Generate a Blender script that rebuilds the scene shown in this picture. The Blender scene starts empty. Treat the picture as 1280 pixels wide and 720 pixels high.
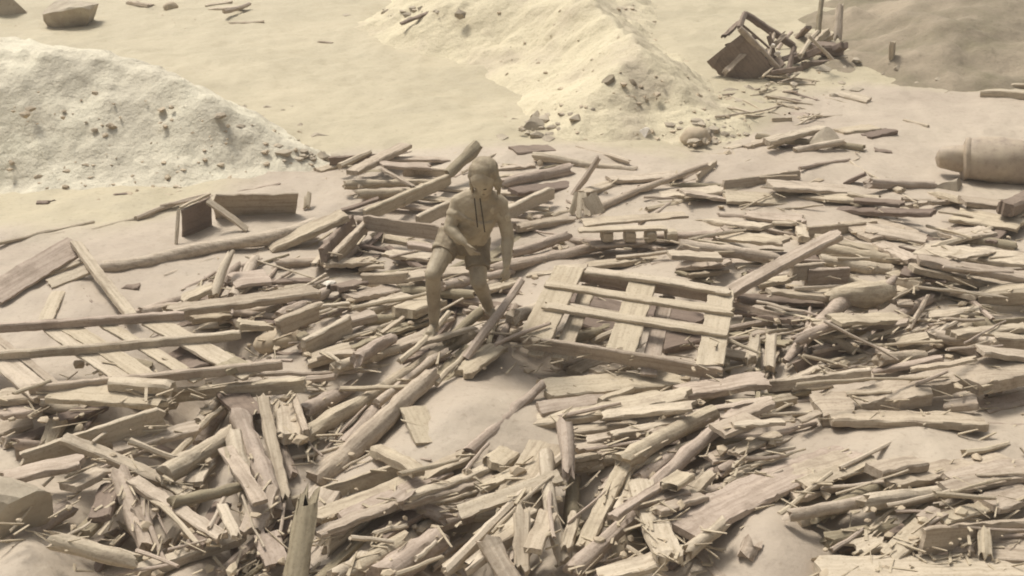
import bpy, bmesh, math, random
import numpy as np
from mathutils import Vector, Matrix

random.seed(7)
RNG = np.random.default_rng(11)
sc = bpy.context.scene
COL = sc.collection
R = math.radians

# ------------------------------------------------------------------ camera
CAM_H, PITCH, FPX = 4.47, R(24.0), 1584.0          # focal length in pixels of a 1280 px wide frame
cam_d = bpy.data.cameras.new('camera')
cam = bpy.data.objects.new('camera', cam_d)
COL.objects.link(cam)
cam.location = (0, 0, CAM_H)
cam.rotation_euler = (math.pi / 2 - PITCH, 0, 0)
cam_d.sensor_width = 36.0
cam_d.lens = 36.0 * FPX / 1280.0
cam_d.clip_start = 0.1
cam_d.clip_end = 2000
sc.camera = cam

# ------------------------------------------------------------------ sky, sun, exposure
SUN_EL, SUN_AZ = R(60), R(-42)                     # azimuth from +Y towards +X: the sun stands behind left
w = bpy.data.worlds.new('World')
sc.world = w
w.use_nodes = True
nt = w.node_tree
bg = nt.nodes['Background']
sky = nt.nodes.new('ShaderNodeTexSky')
sky.sky_type = 'NISHITA'
sky.sun_disc = False
sky.sun_elevation = SUN_EL
sky.sun_rotation = SUN_AZ
sky.dust_density = 6.0
sky.air_density = 1.0
hs = nt.nodes.new('ShaderNodeHueSaturation')       # a milky, dusty overcast instead of a clear blue sky
hs.inputs['Saturation'].default_value = 0.15
nt.links.new(sky.outputs[0], hs.inputs['Color'])
nt.links.new(hs.outputs[0], bg.inputs['Color'])
bg.inputs['Strength'].default_value = 0.10
sun_d = bpy.data.lights.new('sun', 'SUN')
sun_d.energy = 2.65
sun_d.angle = R(14)
sun_d.color = (1.0, 0.95, 0.87)
sun = bpy.data.objects.new('sun', sun_d)
COL.objects.link(sun)
sdir = Vector((math.sin(SUN_AZ) * math.cos(SUN_EL), math.cos(SUN_AZ) * math.cos(SUN_EL), math.sin(SUN_EL)))
sun.rotation_euler = sdir.to_track_quat('Z', 'Y').to_euler()
sun.location = (-6, 12, 20)
sc.view_settings.view_transform = 'Standard'
sc.view_settings.look = 'None'
sc.view_settings.gamma = 1.0
sc.view_settings.exposure = 0.42
sc.render.engine = 'CYCLES'
sc.cycles.filter_width = 1.9

# ------------------------------------------------------------------ projection helpers
FWD = np.array([0, math.cos(PITCH), -math.sin(PITCH)])
UPV = np.array([0, math.sin(PITCH), math.cos(PITCH)])
CP = np.array([0, 0, CAM_H])


def ray(px, py):
    return FWD + UPV * ((360 - py) / FPX) + np.array([(px - 640) / FPX, 0, 0])


def at_z(px, py, z=0.0):
    d = ray(px, py)
    return CP + d * ((z - CAM_H) / d[2])


def at_y(px, py, y):
    d = ray(px, py)
    return CP + d * (y / d[1])


def to_px(p):
    v = np.asarray(p, float) - CP
    d = v @ FWD
    return 640 + FPX * v[0] / d, 360 - FPX * (v @ UPV) / d


def ppm(p):                                         # pixels per metre at a point
    return FPX / ((np.asarray(p, float) - CP) @ FWD)


# ------------------------------------------------------------------ noise
def _hash(ix, iy, s):
    h = (ix.astype(np.int64) * 374761393 + iy.astype(np.int64) * 668265263 + s * 974634541) & 0x7fffffff
    h = ((h ^ (h >> 13)) * 1274126177) & 0x7fffffff
    return ((h ^ (h >> 16)) & 0xffff) / 65535.0


def vnoise(x, y, s=0):
    ix, iy = np.floor(x), np.floor(y)
    fx, fy = x - ix, y - iy
    fx, fy = fx * fx * (3 - 2 * fx), fy * fy * (3 - 2 * fy)
    a, b = _hash(ix, iy, s), _hash(ix + 1, iy, s)
    c, d = _hash(ix, iy + 1, s), _hash(ix + 1, iy + 1, s)
    return (a + (b - a) * fx) * (1 - fy) + (c + (d - c) * fx) * fy - 0.5


def fbm(x, y, f, oct=4, s=0):
    r, a = 0, 1.0
    for o in range(oct):
        r = r + a * vnoise(x * f + 17.3 * o, y * f + 9.1 * o, s + o)
        f *= 2.03
        a *= 0.5
    return r


def inside_dist(x, y, poly):                        # distance to the outline, positive inside
    d = np.full(x.shape, 1e9)
    ins = np.zeros(x.shape, bool)
    n = len(poly)
    for i in range(n):
        ax, ay = poly[i]
        bx, by = poly[(i + 1) % n]
        ex, ey = bx - ax, by - ay
        t = np.clip(((x - ax) * ex + (y - ay) * ey) / (ex * ex + ey * ey + 1e-12), 0, 1)
        d = np.minimum(d, np.hypot(x - ax - t * ex, y - ay - t * ey))
        c = ((ay > y) != (by > y)) & (x < (bx - ax) * (y - ay) / (by - ay + 1e-12) + ax)
        ins ^= c
    return np.where(ins, d, -d)


def sstep(a, b, v):
    t = np.clip((v - a) / (b - a), 0, 1)
    return t * t * (3 - 2 * t)


def gpoly(pts):
    return [tuple(at_z(a, b)[:2]) for a, b in pts]


# ------------------------------------------------------------------ terrain
# px, py, radius in px, depth in metres (negative: a swell of mud)
DIPS = [(232, 512, 70, .40), (140, 520, 90, .34), (150, 655, 100, .30), (330, 660, 90, .26), (600, 680, 90, .26),
        (260, 440, 60, .15), (560, 650, 70, .2), (760, 660, 70, .26), (690, 600, 60, .16), (470, 330, 60, .16),
        (700, 440, 60, .12), (880, 410, 50, .16), (790, 405, 90, .26), (255, 445, 70, .28), (430, 520, 60, .2), (640, 350, 60, .12),
        (1120, 690, 60, .14), (560, 390, 60, .14), (760, 310, 60, .12), (1080, 400, 60, .1),
        (590, 520, 80, -.05), (950, 688, 95, -.15), (40, 715, 70, -.12), (1140, 560, 120, -.05), (330, 255, 70, -.03)]
_dips = []
for (a, b, r, h) in DIPS:
    q = at_z(a, b)
    _dips.append((q[0], q[1], r / ppm(q), h))

BURY = []
for (q0, q1, r, h) in [(1140, 570, 120, .05), (1150, 300, 170, .03), (1000, 240, 150, .03), (580, 520, 110, .07), (60, 380, 120, .05), (300, 300, 120, .03),
                       (950, 690, 80, .05), (60, 715, 80, .08), (760, 225, 160, .03), (1200, 420, 150, .02), (460, 350, 100, .03), (1250, 680, 110, .025), (1010, 640, 90, .03)]:
    q = at_z(q0, q1)
    BURY.append((q[0], q[1], r / ppm(q), h))


def mud_level(x, y):                                # the mud that settled over the lowest layer of debris
    z = 0 * x
    for (qx, qy, r, h) in BURY:
        z = np.maximum(z, h * np.exp(-(((x - qx) ** 2) + ((y - qy) * 0.55) ** 2) / (2 * (0.6 * r) ** 2)))
    return z * (1 + .9 * fbm(x, y, 1.6, 3, 61)) + .012 + .012 * fbm(x, y, 6, 2, 67)


HEAP_A = gpoly([(-330, 262), (0, 256), (120, 252), (230, 250), (350, 240), (430, 215), (440, 198), (405, 178), (360, 158), (300, 138),
                (230, 122), (150, 112), (60, 106), (-330, 104)])
HEAP_B = gpoly([(420, 40), (480, 62), (560, 80), (625, 120), (632, 150), (645, 172), (700, 190), (800, 194), (900, 190), (975, 176), (985, 155),
                (950, 122), (925, 102), (895, 84), (860, 56), (835, 24), (820, -30), (760, -55), (600, -45), (470, -10)])
BANK = gpoly([(985, 70), (1075, 112), (1140, 122), (1210, 130), (1330, 120), (1700, 110), (1700, -30), (1250, -50), (1080, -50), (1000, -20), (960, 30)])


def ground_h(x, y):
    z = 0.10 * fbm(x, y, 0.55, 3, 3) + 0.05 * fbm(x, y, 2.3, 3, 9)
    near = 1 - sstep(30, 60, np.hypot(x, y))
    for (qx, qy, r, h) in _dips:
        z = z - h * np.exp(-(((x - qx) ** 2) + ((y - qy) * 0.62) ** 2) / (2 * (0.55 * r) ** 2))
    z = z * near
    far = np.maximum(0, np.hypot(x, y) - 34)
    z = z + 0.012 * far + 0.9 * fbm(x, y, 0.03, 3, 20) * sstep(34, 70, np.hypot(x, y))
    return z


def heap_a(x, y):
    d = inside_dist(x, y, HEAP_A)
    d = d + 0.25 * fbm(x, y, 0.9, 3, 31)
    return 1.12 * sstep(-0.05, 2.2, d) + (0.13 * fbm(x, y, 1.1, 4, 33) + 0.10 * np.abs(fbm(x, y, 4.0, 4, 36))) * sstep(0, .6, d) - 0.25 * sstep(0.1, -0.4, d) - 0.05


def heap_b(x, y):
    d = inside_dist(x, y, HEAP_B)
    d = d + 0.35 * fbm(x, y, 0.8, 3, 41)
    return 1.12 * sstep(-0.05, 2.6, d) + (0.17 * fbm(x, y, 1.0, 5, 43) + 0.10 * np.abs(fbm(x, y, 3.6, 4, 46))) * sstep(0, .6, d) - 0.25 * sstep(0.1, -0.4, d) - 0.05


def bank(x, y):
    d = inside_dist(x, y, BANK)
    d = d + 0.9 * fbm(x, y, 0.6, 3, 51) + 0.7 * fbm(x, y, 2.2, 4, 57)
    return 0.55 * sstep(-0.05, 3.2, d) + 0.26 * fbm(x, y, 0.8, 5, 53) * sstep(0, .8, d) - 0.25 * sstep(0.1, -0.5, d) - 0.05


# ------------------------------------------------------------------ materials
def new_mat(name):
    m = bpy.data.materials.new(name)
    m.use_nodes = True
    t = m.node_tree
    b = t.nodes['Principled BSDF']
    b.inputs['Specular IOR Level'].default_value = 0.25
    return m, t, b


def nnode(t, kind, **kw):
    n = t.nodes.new(kind)
    for k, v in kw.items():
        if k in n.inputs:
            n.inputs[k].default_value = v
        else:
            setattr(n, k, v)
    return n


def ramp(t, stops):
    n = t.nodes.new('ShaderNodeValToRGB')
    e = n.color_ramp.elements
    if len(stops) == 1:
        stops = [stops[0], (1.0, stops[0][1])]
    while len(e) < len(stops):
        e.new(0.5)
    for i, (p, c) in enumerate(stops):
        e[i].position = p
        e[i].color = (*c, 1)
    return n


def mixc(t, fac, a, b, mode='MIX'):
    n = t.nodes.new('ShaderNodeMix')
    n.data_type = 'RGBA'
    n.blend_type = mode
    for sock, v in ((n.inputs[0], fac), (n.inputs[6], a), (n.inputs[7], b)):
        if isinstance(v, bpy.types.NodeSocket):
            t.links.new(v, sock)
        elif isinstance(v, (int, float)):
            sock.default_value = v
        else:
            sock.default_value = (*v, 1)
    return n.outputs[2]


def wood_mat(name, tones, bare, bare_amt=0.35, grain=0.6, lump=0.012):
    """dried mud over wood: tone differs from piece to piece, grain runs along the piece, bare wood shows in patches"""
    m, t, b = new_mat(name)
    tc = nnode(t, 'ShaderNodeTexCoord')
    oi = nnode(t, 'ShaderNodeObjectInfo')
    off = nnode(t, 'ShaderNodeVectorMath', operation='ADD')
    mul = nnode(t, 'ShaderNodeMath', operation='MULTIPLY')
    mul.inputs[1].default_value = 91.7
    t.links.new(oi.outputs['Random'], mul.inputs[0])
    t.links.new(tc.outputs['Object'], off.inputs[0])
    t.links.new(mul.outputs[0], off.inputs[1])
    n = len(tones)
    tone = ramp(t, [(i / max(1, n - 1), c) for i, c in enumerate(tones)])
    t.links.new(oi.outputs['Random'], tone.inputs[0])
    mp = nnode(t, 'ShaderNodeMapping')
    mp.inputs['Scale'].default_value = (1.6, 34, 34)
    t.links.new(off.outputs[0], mp.inputs[0])
    g = nnode(t, 'ShaderNodeTexNoise', Scale=1.0, Detail=3.0, Roughness=0.6)
    t.links.new(mp.outputs[0], g.inputs['Vector'])
    gr = ramp(t, [(0.30, (0.62, 0.59, 0.56)), (0.55, (1, 1, 1)), (0.8, (1.12, 1.1, 1.06))])
    t.links.new(g.outputs[0], gr.inputs[0])
    p = nnode(t, 'ShaderNodeTexNoise', Scale=5.0, Detail=4.0, Roughness=0.65)
    t.links.new(off.outputs[0], p.inputs['Vector'])
    pr = ramp(t, [(0.50, (0, 0, 0)), (0.66, (1, 1, 1))])
    t.links.new(p.outputs[0], pr.inputs[0])
    pm = nnode(t, 'ShaderNodeMath', operation='MULTIPLY')
    pm.inputs[1].default_value = bare_amt
    t.links.new(pr.outputs[0], pm.inputs[0])
    c = mixc(t, grain, tone.outputs[0], gr.outputs[0], 'MULTIPLY')
    c = mixc(t, pm.outputs[0], c, bare)
    s = nnode(t, 'ShaderNodeTexNoise', Scale=55.0, Detail=2.0)
    t.links.new(off.outputs[0], s.inputs['Vector'])
    sr = ramp(t, [(0.33, (0.7, 0.67, 0.63)), (0.45, (1, 1, 1))])
    t.links.new(s.outputs[0], sr.inputs[0])
    c = mixc(t, 0.55, c, sr.outputs[0], 'MULTIPLY')
    t.links.new(c, b.inputs['Base Color'])
    b.inputs['Roughness'].default_value = 0.82
    ad = nnode(t, 'ShaderNodeMath', operation='ADD')
    t.links.new(p.outputs[0], ad.inputs[0])
    g2 = nnode(t, 'ShaderNodeMath', operation='MULTIPLY')
    g2.inputs[1].default_value = 0.35
    t.links.new(g.outputs[0], g2.inputs[0])
    t.links.new(g2.outputs[0], ad.inputs[1])
    bp = nnode(t, 'ShaderNodeBump', Strength=0.7, Distance=lump)
    t.links.new(ad.outputs[0], bp.inputs['Height'])
    t.links.new(bp.outputs[0], b.inputs['Normal'])
    return m


def mud_mat(name, c1, c2, c3, scale=0.6, speck=0.5, rough=0.8, bump=0.03, fine=26.0, coord='Object', wet=None):
    m, t, b = new_mat(name)
    tc = nnode(t, 'ShaderNodeTexCoord')
    v = tc.outputs[coord]
    a = nnode(t, 'ShaderNodeTexNoise', Scale=scale, Detail=5.0, Roughness=0.6)
    t.links.new(v, a.inputs['Vector'])
    r1 = ramp(t, [(0.34, c1), (0.5, c2), (0.66, c3)])
    t.links.new(a.outputs[0], r1.inputs[0])
    base = r1.outputs[0]
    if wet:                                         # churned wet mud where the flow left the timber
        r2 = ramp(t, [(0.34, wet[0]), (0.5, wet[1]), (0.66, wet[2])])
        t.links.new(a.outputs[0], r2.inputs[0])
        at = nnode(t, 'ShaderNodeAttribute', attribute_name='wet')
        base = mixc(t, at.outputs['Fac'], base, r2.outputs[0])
    f = nnode(t, 'ShaderNodeTexNoise', Scale=fine, Detail=4.0, Roughness=0.7)
    t.links.new(v, f.inputs['Vector'])
    fr = ramp(t, [(0.30, (0.62, 0.58, 0.53)), (0.44, (1, 1, 1)), (0.7, (1.08, 1.07, 1.05))])
    t.links.new(f.outputs[0], fr.inputs[0])
    c = mixc(t, speck, base, fr.outputs[0], 'MULTIPLY')
    t.links.new(c, b.inputs['Base Color'])
    b.inputs['Roughness'].default_value = rough
    m2 = nnode(t, 'ShaderNodeTexNoise', Scale=fine * 0.28, Detail=5.0, Roughness=0.62)
    t.links.new(v, m2.inputs['Vector'])
    bp = nnode(t, 'ShaderNodeBump', Strength=0.6, Distance=bump)
    t.links.new(m2.outputs[0], bp.inputs['Height'])
    t.links.new(bp.outputs[0], b.inputs['Normal'])
    return m


PINK, YEL, GRY, PALE = (.41, .33, .262), (.445, .372, .265), (.375, .305, .24), (.485, .41, .31)
M = {}
M['plank'] = wood_mat('mud_coated_plank', [PINK, PALE, YEL, GRY, YEL, PINK], (.21, .16, .115), .42, .85)
M['log'] = wood_mat('mud_coated_log', [PINK, YEL, PALE, PINK, GRY], (.22, .17, .125), .42, .8, .03)
M['stick'] = wood_mat('mud_coated_stick', [YEL, PALE, PINK, GRY], (.26, .20, .125), .25, .5, .008)
M['pale'] = wood_mat('pale_plank', [PALE, YEL], (.33, .26, .17), .3)
M['dark'] = wood_mat('brown_gap_shade_plank', [(.175, .13, .10), (.235, .18, .135)], (.11, .08, .06), .4)  # brown wood, darkened to stand in for shade in gaps and on front faces
M['bark'] = wood_mat('green_brown_bark', [(.27, .225, .15), (.31, .26, .175)], (.17, .135, .085), .5, .8, .02)
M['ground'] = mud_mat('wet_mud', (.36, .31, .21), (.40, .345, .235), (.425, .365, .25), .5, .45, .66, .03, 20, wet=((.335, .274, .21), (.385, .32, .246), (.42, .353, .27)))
M['heap_pale'] = mud_mat('pale_gravel', (.47, .425, .33), (.56, .51, .395), (.59, .545, .42), 1.6, .7, .9, .07, 30)
M['heap_warm'] = mud_mat('cream_earth', (.44, .375, .27), (.51, .445, .31), (.535, .47, .325), 1.1, .6, .88, .07, 26)
M['bank'] = mud_mat('brown_olive_earth', (.17, .145, .09), (.225, .185, .128), (.30, .245, .175), .9, .5, .9, .06, 18)
M['rock'] = mud_mat('grey_rock', (.27, .225, .165), (.35, .295, .22), (.42, .36, .27), 3.0, .5, .85, .03, 22)
M['lump'] = mud_mat('mud_lump', (.37, .30, .21), (.41, .33, .23), (.445, .37, .26), 2.2, .4, .72, .03, 16)
M['steel'] = mud_mat('mud_streaked_steel', (.25, .20, .155), (.36, .29, .215), (.42, .345, .25), 4.0, .4, .62, .012, 16)
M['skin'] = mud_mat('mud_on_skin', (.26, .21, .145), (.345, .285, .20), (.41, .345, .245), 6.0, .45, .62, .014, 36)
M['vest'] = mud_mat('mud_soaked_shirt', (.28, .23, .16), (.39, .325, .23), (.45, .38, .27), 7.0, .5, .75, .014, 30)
M['cloth'] = mud_mat('mud_soaked_cloth', (.17, .135, .09), (.225, .18, .12), (.29, .24, .165), 7.0, .4, .8, .012, 34)
M['hair'] = mud_mat('mud_matted_hair', (.20, .16, .11), (.27, .22, .15), (.33, .275, .19), 14.0, .5, .8, .015, 50)
M['black'] = mud_mat('dark_cord', (.035, .028, .022), (.05, .04, .03), (.07, .055, .04), 10, .3, .7, .004, 40)
M['litter'] = wood_mat('mud_coated_splinter', [YEL, YEL], (.25, .19, .12), .45, .5, .006)
M['plastic'] = mud_mat('chalky_white', (.50, .44, .36), (.62, .56, .47), (.68, .62, .53), 5, .3, .7, .01, 30)


# ------------------------------------------------------------------ object helpers
def mesh_from(name, v, f, smooth=None):
    me = bpy.data.meshes.new(name)
    me.from_pydata([tuple(map(float, p)) for p in v], [], f)
    me.update()
    if smooth is not None:
        me.polygons.foreach_set('use_smooth', [True] * len(me.polygons))
        me.set_sharp_from_angle(angle=R(smooth))
    return me


def link(name, me, mat=None, parent=None, **props):
    o = bpy.data.objects.new(name, me)
    COL.objects.link(o)
    if mat is not None and me is not None and not me.materials:
        me.materials.append(mat)
    if parent is not None:
        o.parent = parent
    for k, v in props.items():
        o[k] = v
    return o


def grid_mesh(xs, ys, hf, keep=None):
    X, Y = np.meshgrid(xs, ys)
    Z = hf(X, Y)
    nx, ny = len(xs), len(ys)
    idx = np.arange(nx * ny).reshape(ny, nx)
    q = np.stack([idx[:-1, :-1], idx[:-1, 1:], idx[1:, 1:], idx[1:, :-1]], -1)
    if keep is not None:
        k = keep(X, Y)
        q = q[k[:-1, :-1] | k[1:, 1:] | k[:-1, 1:] | k[1:, :-1]]
    q = q.reshape(-1, 4)
    used = np.unique(q)
    remap = np.full(nx * ny, -1)
    remap[used] = np.arange(len(used))
    q = remap[q]
    v = np.stack([X.ravel(), Y.ravel(), Z.ravel()], -1)[used]
    me = bpy.data.meshes.new('sheet')
    me.vertices.add(len(v))
    me.vertices.foreach_set('co', v.astype(np.float32).ravel())
    me.loops.add(q.size)
    me.loops.foreach_set('vertex_index', q.astype(np.int32).ravel())
    me.polygons.add(len(q))
    me.polygons.foreach_set('loop_start', np.arange(0, q.size, 4, dtype=np.int32))
    me.polygons.foreach_set('loop_total', np.full(len(q), 4, np.int32))
    me.polygons.foreach_set('use_smooth', np.ones(len(q), bool))
    me.update(calc_edges=True)
    me.validate()
    return me


def spread(lo, hi, step, far):
    a = np.arange(lo, hi + 1e-6, step)
    up, dn = [], []
    s, p = step, hi
    while p < far:
        s *= 1.22
        p += s
        up.append(p)
    s, p = step, lo
    while p > -far:
        s *= 1.22
        p -= s
        dn.append(p)
    return np.array(dn[::-1] + list(a) + up)


# ------------------------------------------------------------------ the setting
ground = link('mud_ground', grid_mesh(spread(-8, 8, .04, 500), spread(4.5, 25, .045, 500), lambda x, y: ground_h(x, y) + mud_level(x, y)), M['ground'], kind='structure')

_co = np.zeros(len(ground.data.vertices) * 3, np.float32)
ground.data.vertices.foreach_get('co', _co)
_co = _co.reshape(-1, 3)
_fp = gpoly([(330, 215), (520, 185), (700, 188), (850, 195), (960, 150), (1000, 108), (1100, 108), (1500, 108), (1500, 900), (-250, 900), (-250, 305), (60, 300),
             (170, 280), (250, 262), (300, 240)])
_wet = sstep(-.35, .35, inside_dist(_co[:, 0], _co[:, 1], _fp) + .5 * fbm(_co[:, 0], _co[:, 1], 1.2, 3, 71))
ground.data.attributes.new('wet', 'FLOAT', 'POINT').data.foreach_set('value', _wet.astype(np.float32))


def local_sheet(name, poly, hf, mat, step):
    p = np.array(poly)
    lo, hi = p.min(0) - .7, p.max(0) + .7
    me = grid_mesh(np.arange(lo[0], hi[0], step), np.arange(lo[1], hi[1], step), lambda x, y: ground_h(x, y) + hf(x, y),
                   lambda x, y: hf(x, y) > -0.2)
    return link(name, me, mat, kind='structure')


local_sheet('gravel_mound', HEAP_A, heap_a, M['heap_pale'], .05)
local_sheet('earth_mound', HEAP_B, heap_b, M['heap_warm'], .05)
local_sheet('earth_bank', BANK, bank, M['bank'], .09)

# height field of everything laid down so far: pieces come to rest on it
GX0, GX1, GY0, GY1, GS = -9.0, 9.0, 4.4, 30.0, 0.025
gx = np.arange(GX0, GX1, GS)
gy = np.arange(GY0, GY1, GS)
_X, _Y = np.meshgrid(gx, gy)
HG = np.maximum.reduce([ground_h(_X, _Y), ground_h(_X, _Y) + heap_a(_X, _Y), ground_h(_X, _Y) + heap_b(_X, _Y), ground_h(_X, _Y) + bank(_X, _Y)])


def hget(x, y):
    i = np.clip(((np.asarray(x) - GX0) / GS).astype(int), 0, len(gx) - 1)
    j = np.clip(((np.asarray(y) - GY0) / GS).astype(int), 0, len(gy) - 1)
    return HG[j, i]


def hput(x, y, z):
    i = np.clip(((np.asarray(x) - GX0) / GS).astype(int), 0, len(gx) - 1)
    j = np.clip(((np.asarray(y) - GY0) / GS).astype(int), 0, len(gy) - 1)
    np.maximum.at(HG, (j, i), z)


def drop(px, py):                                   # the surface point seen at a pixel
    z = 0.0
    for _ in range(8):
        p = at_z(px, py, z)
        z = 0.5 * z + 0.5 * float(hget(p[0], p[1]))
    return at_z(px, py, z)


# ------------------------------------------------------------------ piece meshes (length along local X)
def plank_mesh(L, W, T, rs, jag=0.05, warp=1.0):
    n = int(np.clip(L / 0.06, 3, 30))
    c = min(W, T) * 0.16
    ys = np.array([-W / 2, -W / 2 + c, -W * .2, W * .05, W * .25, W / 2 - c, W / 2])
    zt = np.array([T / 2 - c, T / 2, T / 2, T / 2, T / 2, T / 2, T / 2 - c])
    k = len(ys)
    t = np.linspace(0, 1, n + 1)
    bow = rs.normal(0, .006) * L * warp * np.sin(np.pi * t)
    bz = rs.normal(0, .008) * L * warp * np.sin(np.pi * t) + rs.normal(0, .0025, n + 1) * warp
    wv = 1 + rs.normal(0, .025, n + 1) * warp
    tw = rs.normal(0, .05) * warp * (t - .5)
    e0 = rs.uniform(0, 1, k) * jag
    e1 = rs.uniform(0, 1, k) * jag
    e0 = np.maximum(e0, np.roll(e0, 1) * rs.uniform(.2, 1)) if jag > .02 else e0
    v = []
    for s in (1, -1):
        for i in range(n + 1):
            x = (t[i] - .5) * L + (e0 * (i == 0)) - (e1 * (i == n))
            thin = 1.0 if 0 < i < n else rs.uniform(.72, 1)
            y = ys * wv[i] + bow[i]
            z = s * zt * thin + bz[i] + y * tw[i] + rs.normal(0, min(.0028, T * .08), k) * warp
            y = y + rs.normal(0, min(.003, W * .04), k) * (np.abs(ys) > W * .4) * warp
            v += list(zip(x, y, z))
    f = []
    o = (n + 1) * k
    for i in range(n):
        for j in range(k - 1):
            a = i * k + j
            f.append((a, a + k, a + k + 1, a + 1))
            f.append((o + a, o + a + 1, o + a + k + 1, o + a + k))
        a = i * k
        f.append((a, o + a, o + a + k, a + k))
        a = i * k + k - 1
        f.append((a, a + k, o + a + k, o + a))
    for j in range(k - 1):
        f.append((j, j + 1, o + j + 1, o + j))
        a = n * k + j
        f.append((a, o + a, o + a + 1, a + 1))
    # faces are wound so that normals point out after recalculation
    me = mesh_from('plank', v, f)
    bm = bmesh.new()
    bm.from_mesh(me)
    bmesh.ops.recalc_face_normals(bm, faces=bm.faces)
    bm.to_mesh(me)
    bm.free()
    me.polygons.foreach_set('use_smooth', [True] * len(me.polygons))
    me.set_sharp_from_angle(angle=R(24))
    return me


def tube(pts, rad, sides=10, rs=None, rough=0.0, jag=0.0, cap=True):
    pts = np.asarray(pts, float)
    n = len(pts)
    v, f = [], []
    d = np.gradient(pts, axis=0)
    d /= np.linalg.norm(d, axis=1)[:, None] + 1e-9
    ref = np.array([0, 0, 1.0]) if abs(d[0][2]) < .9 else np.array([0, 1.0, 0])
    side = np.cross(ref, d[0])
    side /= np.linalg.norm(side)
    for i in range(n):
        side = side - d[i] * (side @ d[i])
        side /= np.linalg.norm(side) + 1e-9
        up = np.cross(d[i], side)
        for j in range(sides):
            a = 2 * math.pi * j / sides
            r = rad[i] * (1 + (rs.normal(0, rough) if rs is not None else 0))
            p = pts[i] + (side * math.cos(a) + up * math.sin(a)) * r
            if jag and i in (0, n - 1):
                p = p + d[i] * rs.uniform(-jag, jag)
            v.append(p)
    for i in range(n - 1):
        for j in range(sides):
            a, b = i * sides + j, i * sides + (j + 1) % sides
            f.append((a, b, b + sides, a + sides))
    if cap:
        for i, s in ((0, -1), (n - 1, 1)):
            v.append(pts[i] + d[i] * s * (rad[i] * .12 if jag == 0 else -jag * .3))
            c = len(v) - 1
            for j in range(sides):
                a, b = i * sides + j, i * sides + (j + 1) % sides
                f.append((c, b, a) if s < 0 else (c, a, b))
    return v, f


def log_mesh(L, r1, r2, rs, bend=None, jag=.03, rough=.055, sides=13):
    n = int(np.clip(L / 0.09, 4, 26))
    t = np.linspace(0, 1, n + 1)
    b1 = rs.normal(0, .014) * L if bend is None else bend
    b2 = rs.normal(0, .008) * L
    wob = np.cumsum(rs.normal(0, .004, (n + 1, 2)), 0)
    wob -= t[:, None] * wob[-1]
    pts = np.stack([(t - .5) * L, b1 * np.sin(np.pi * t) + wob[:, 0], b2 * np.sin(2 * np.pi * t + 1) * .5 + wob[:, 1]], -1)
    pts[:, 1:] -= pts[[0, -1], 1:].mean(0)
    rad = (r1 + (r2 - r1) * t) * (1 + rs.normal(0, .05, n + 1))
    for _ in range(int(L / .5)):
        k = rs.integers(1, n)
        rad[k] *= 1.16
    v, f = tube(pts, rad, sides, rs, rough, jag)
    return mesh_from('log', v, f, 40)


# ------------------------------------------------------------------ placing one piece
PIECES = []                                         # (object, kind, L, W, T, pixel angle) for the labels
NAMES = {'p': 'plank', 'e': 'plank', 'b': 'timber_beam', 'g': 'log', 's': 'stick'}
NPIECE = [0]


def rest_line(P1, P2, half):
    v = P2[:2] - P1[:2]
    L = np.hypot(*v)
    n = max(7, int(L / .03))
    t = np.linspace(0.02, 0.98, n)
    nx, ny = -v[1] / L, v[0] / L
    h = np.full(n, -9.0)
    for s in (-.75, 0, .75):
        h = np.maximum(h, hget(P1[0] + v[0] * t + nx * s * half, P1[1] + v[1] * t + ny * s * half))
    hull = []
    for p in zip(t, h):
        while len(hull) >= 2 and (hull[-1][1] - hull[-2][1]) * (p[0] - hull[-1][0]) <= (p[1] - hull[-1][1]) * (hull[-1][0] - hull[-2][0]):
            hull.pop()
        hull.append(p)
    for a, b in zip(hull[:-1], hull[1:]):
        if a[0] <= .5 <= b[0]:
            break
    sl = (b[1] - a[1]) / (b[0] - a[0])
    mx = .22 * L
    sl = float(np.clip(sl, -mx, mx))
    m = a[1] + (b[1] - a[1]) * (.5 - a[0]) / (b[0] - a[0])
    return m - sl / 2, m + sl / 2


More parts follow.
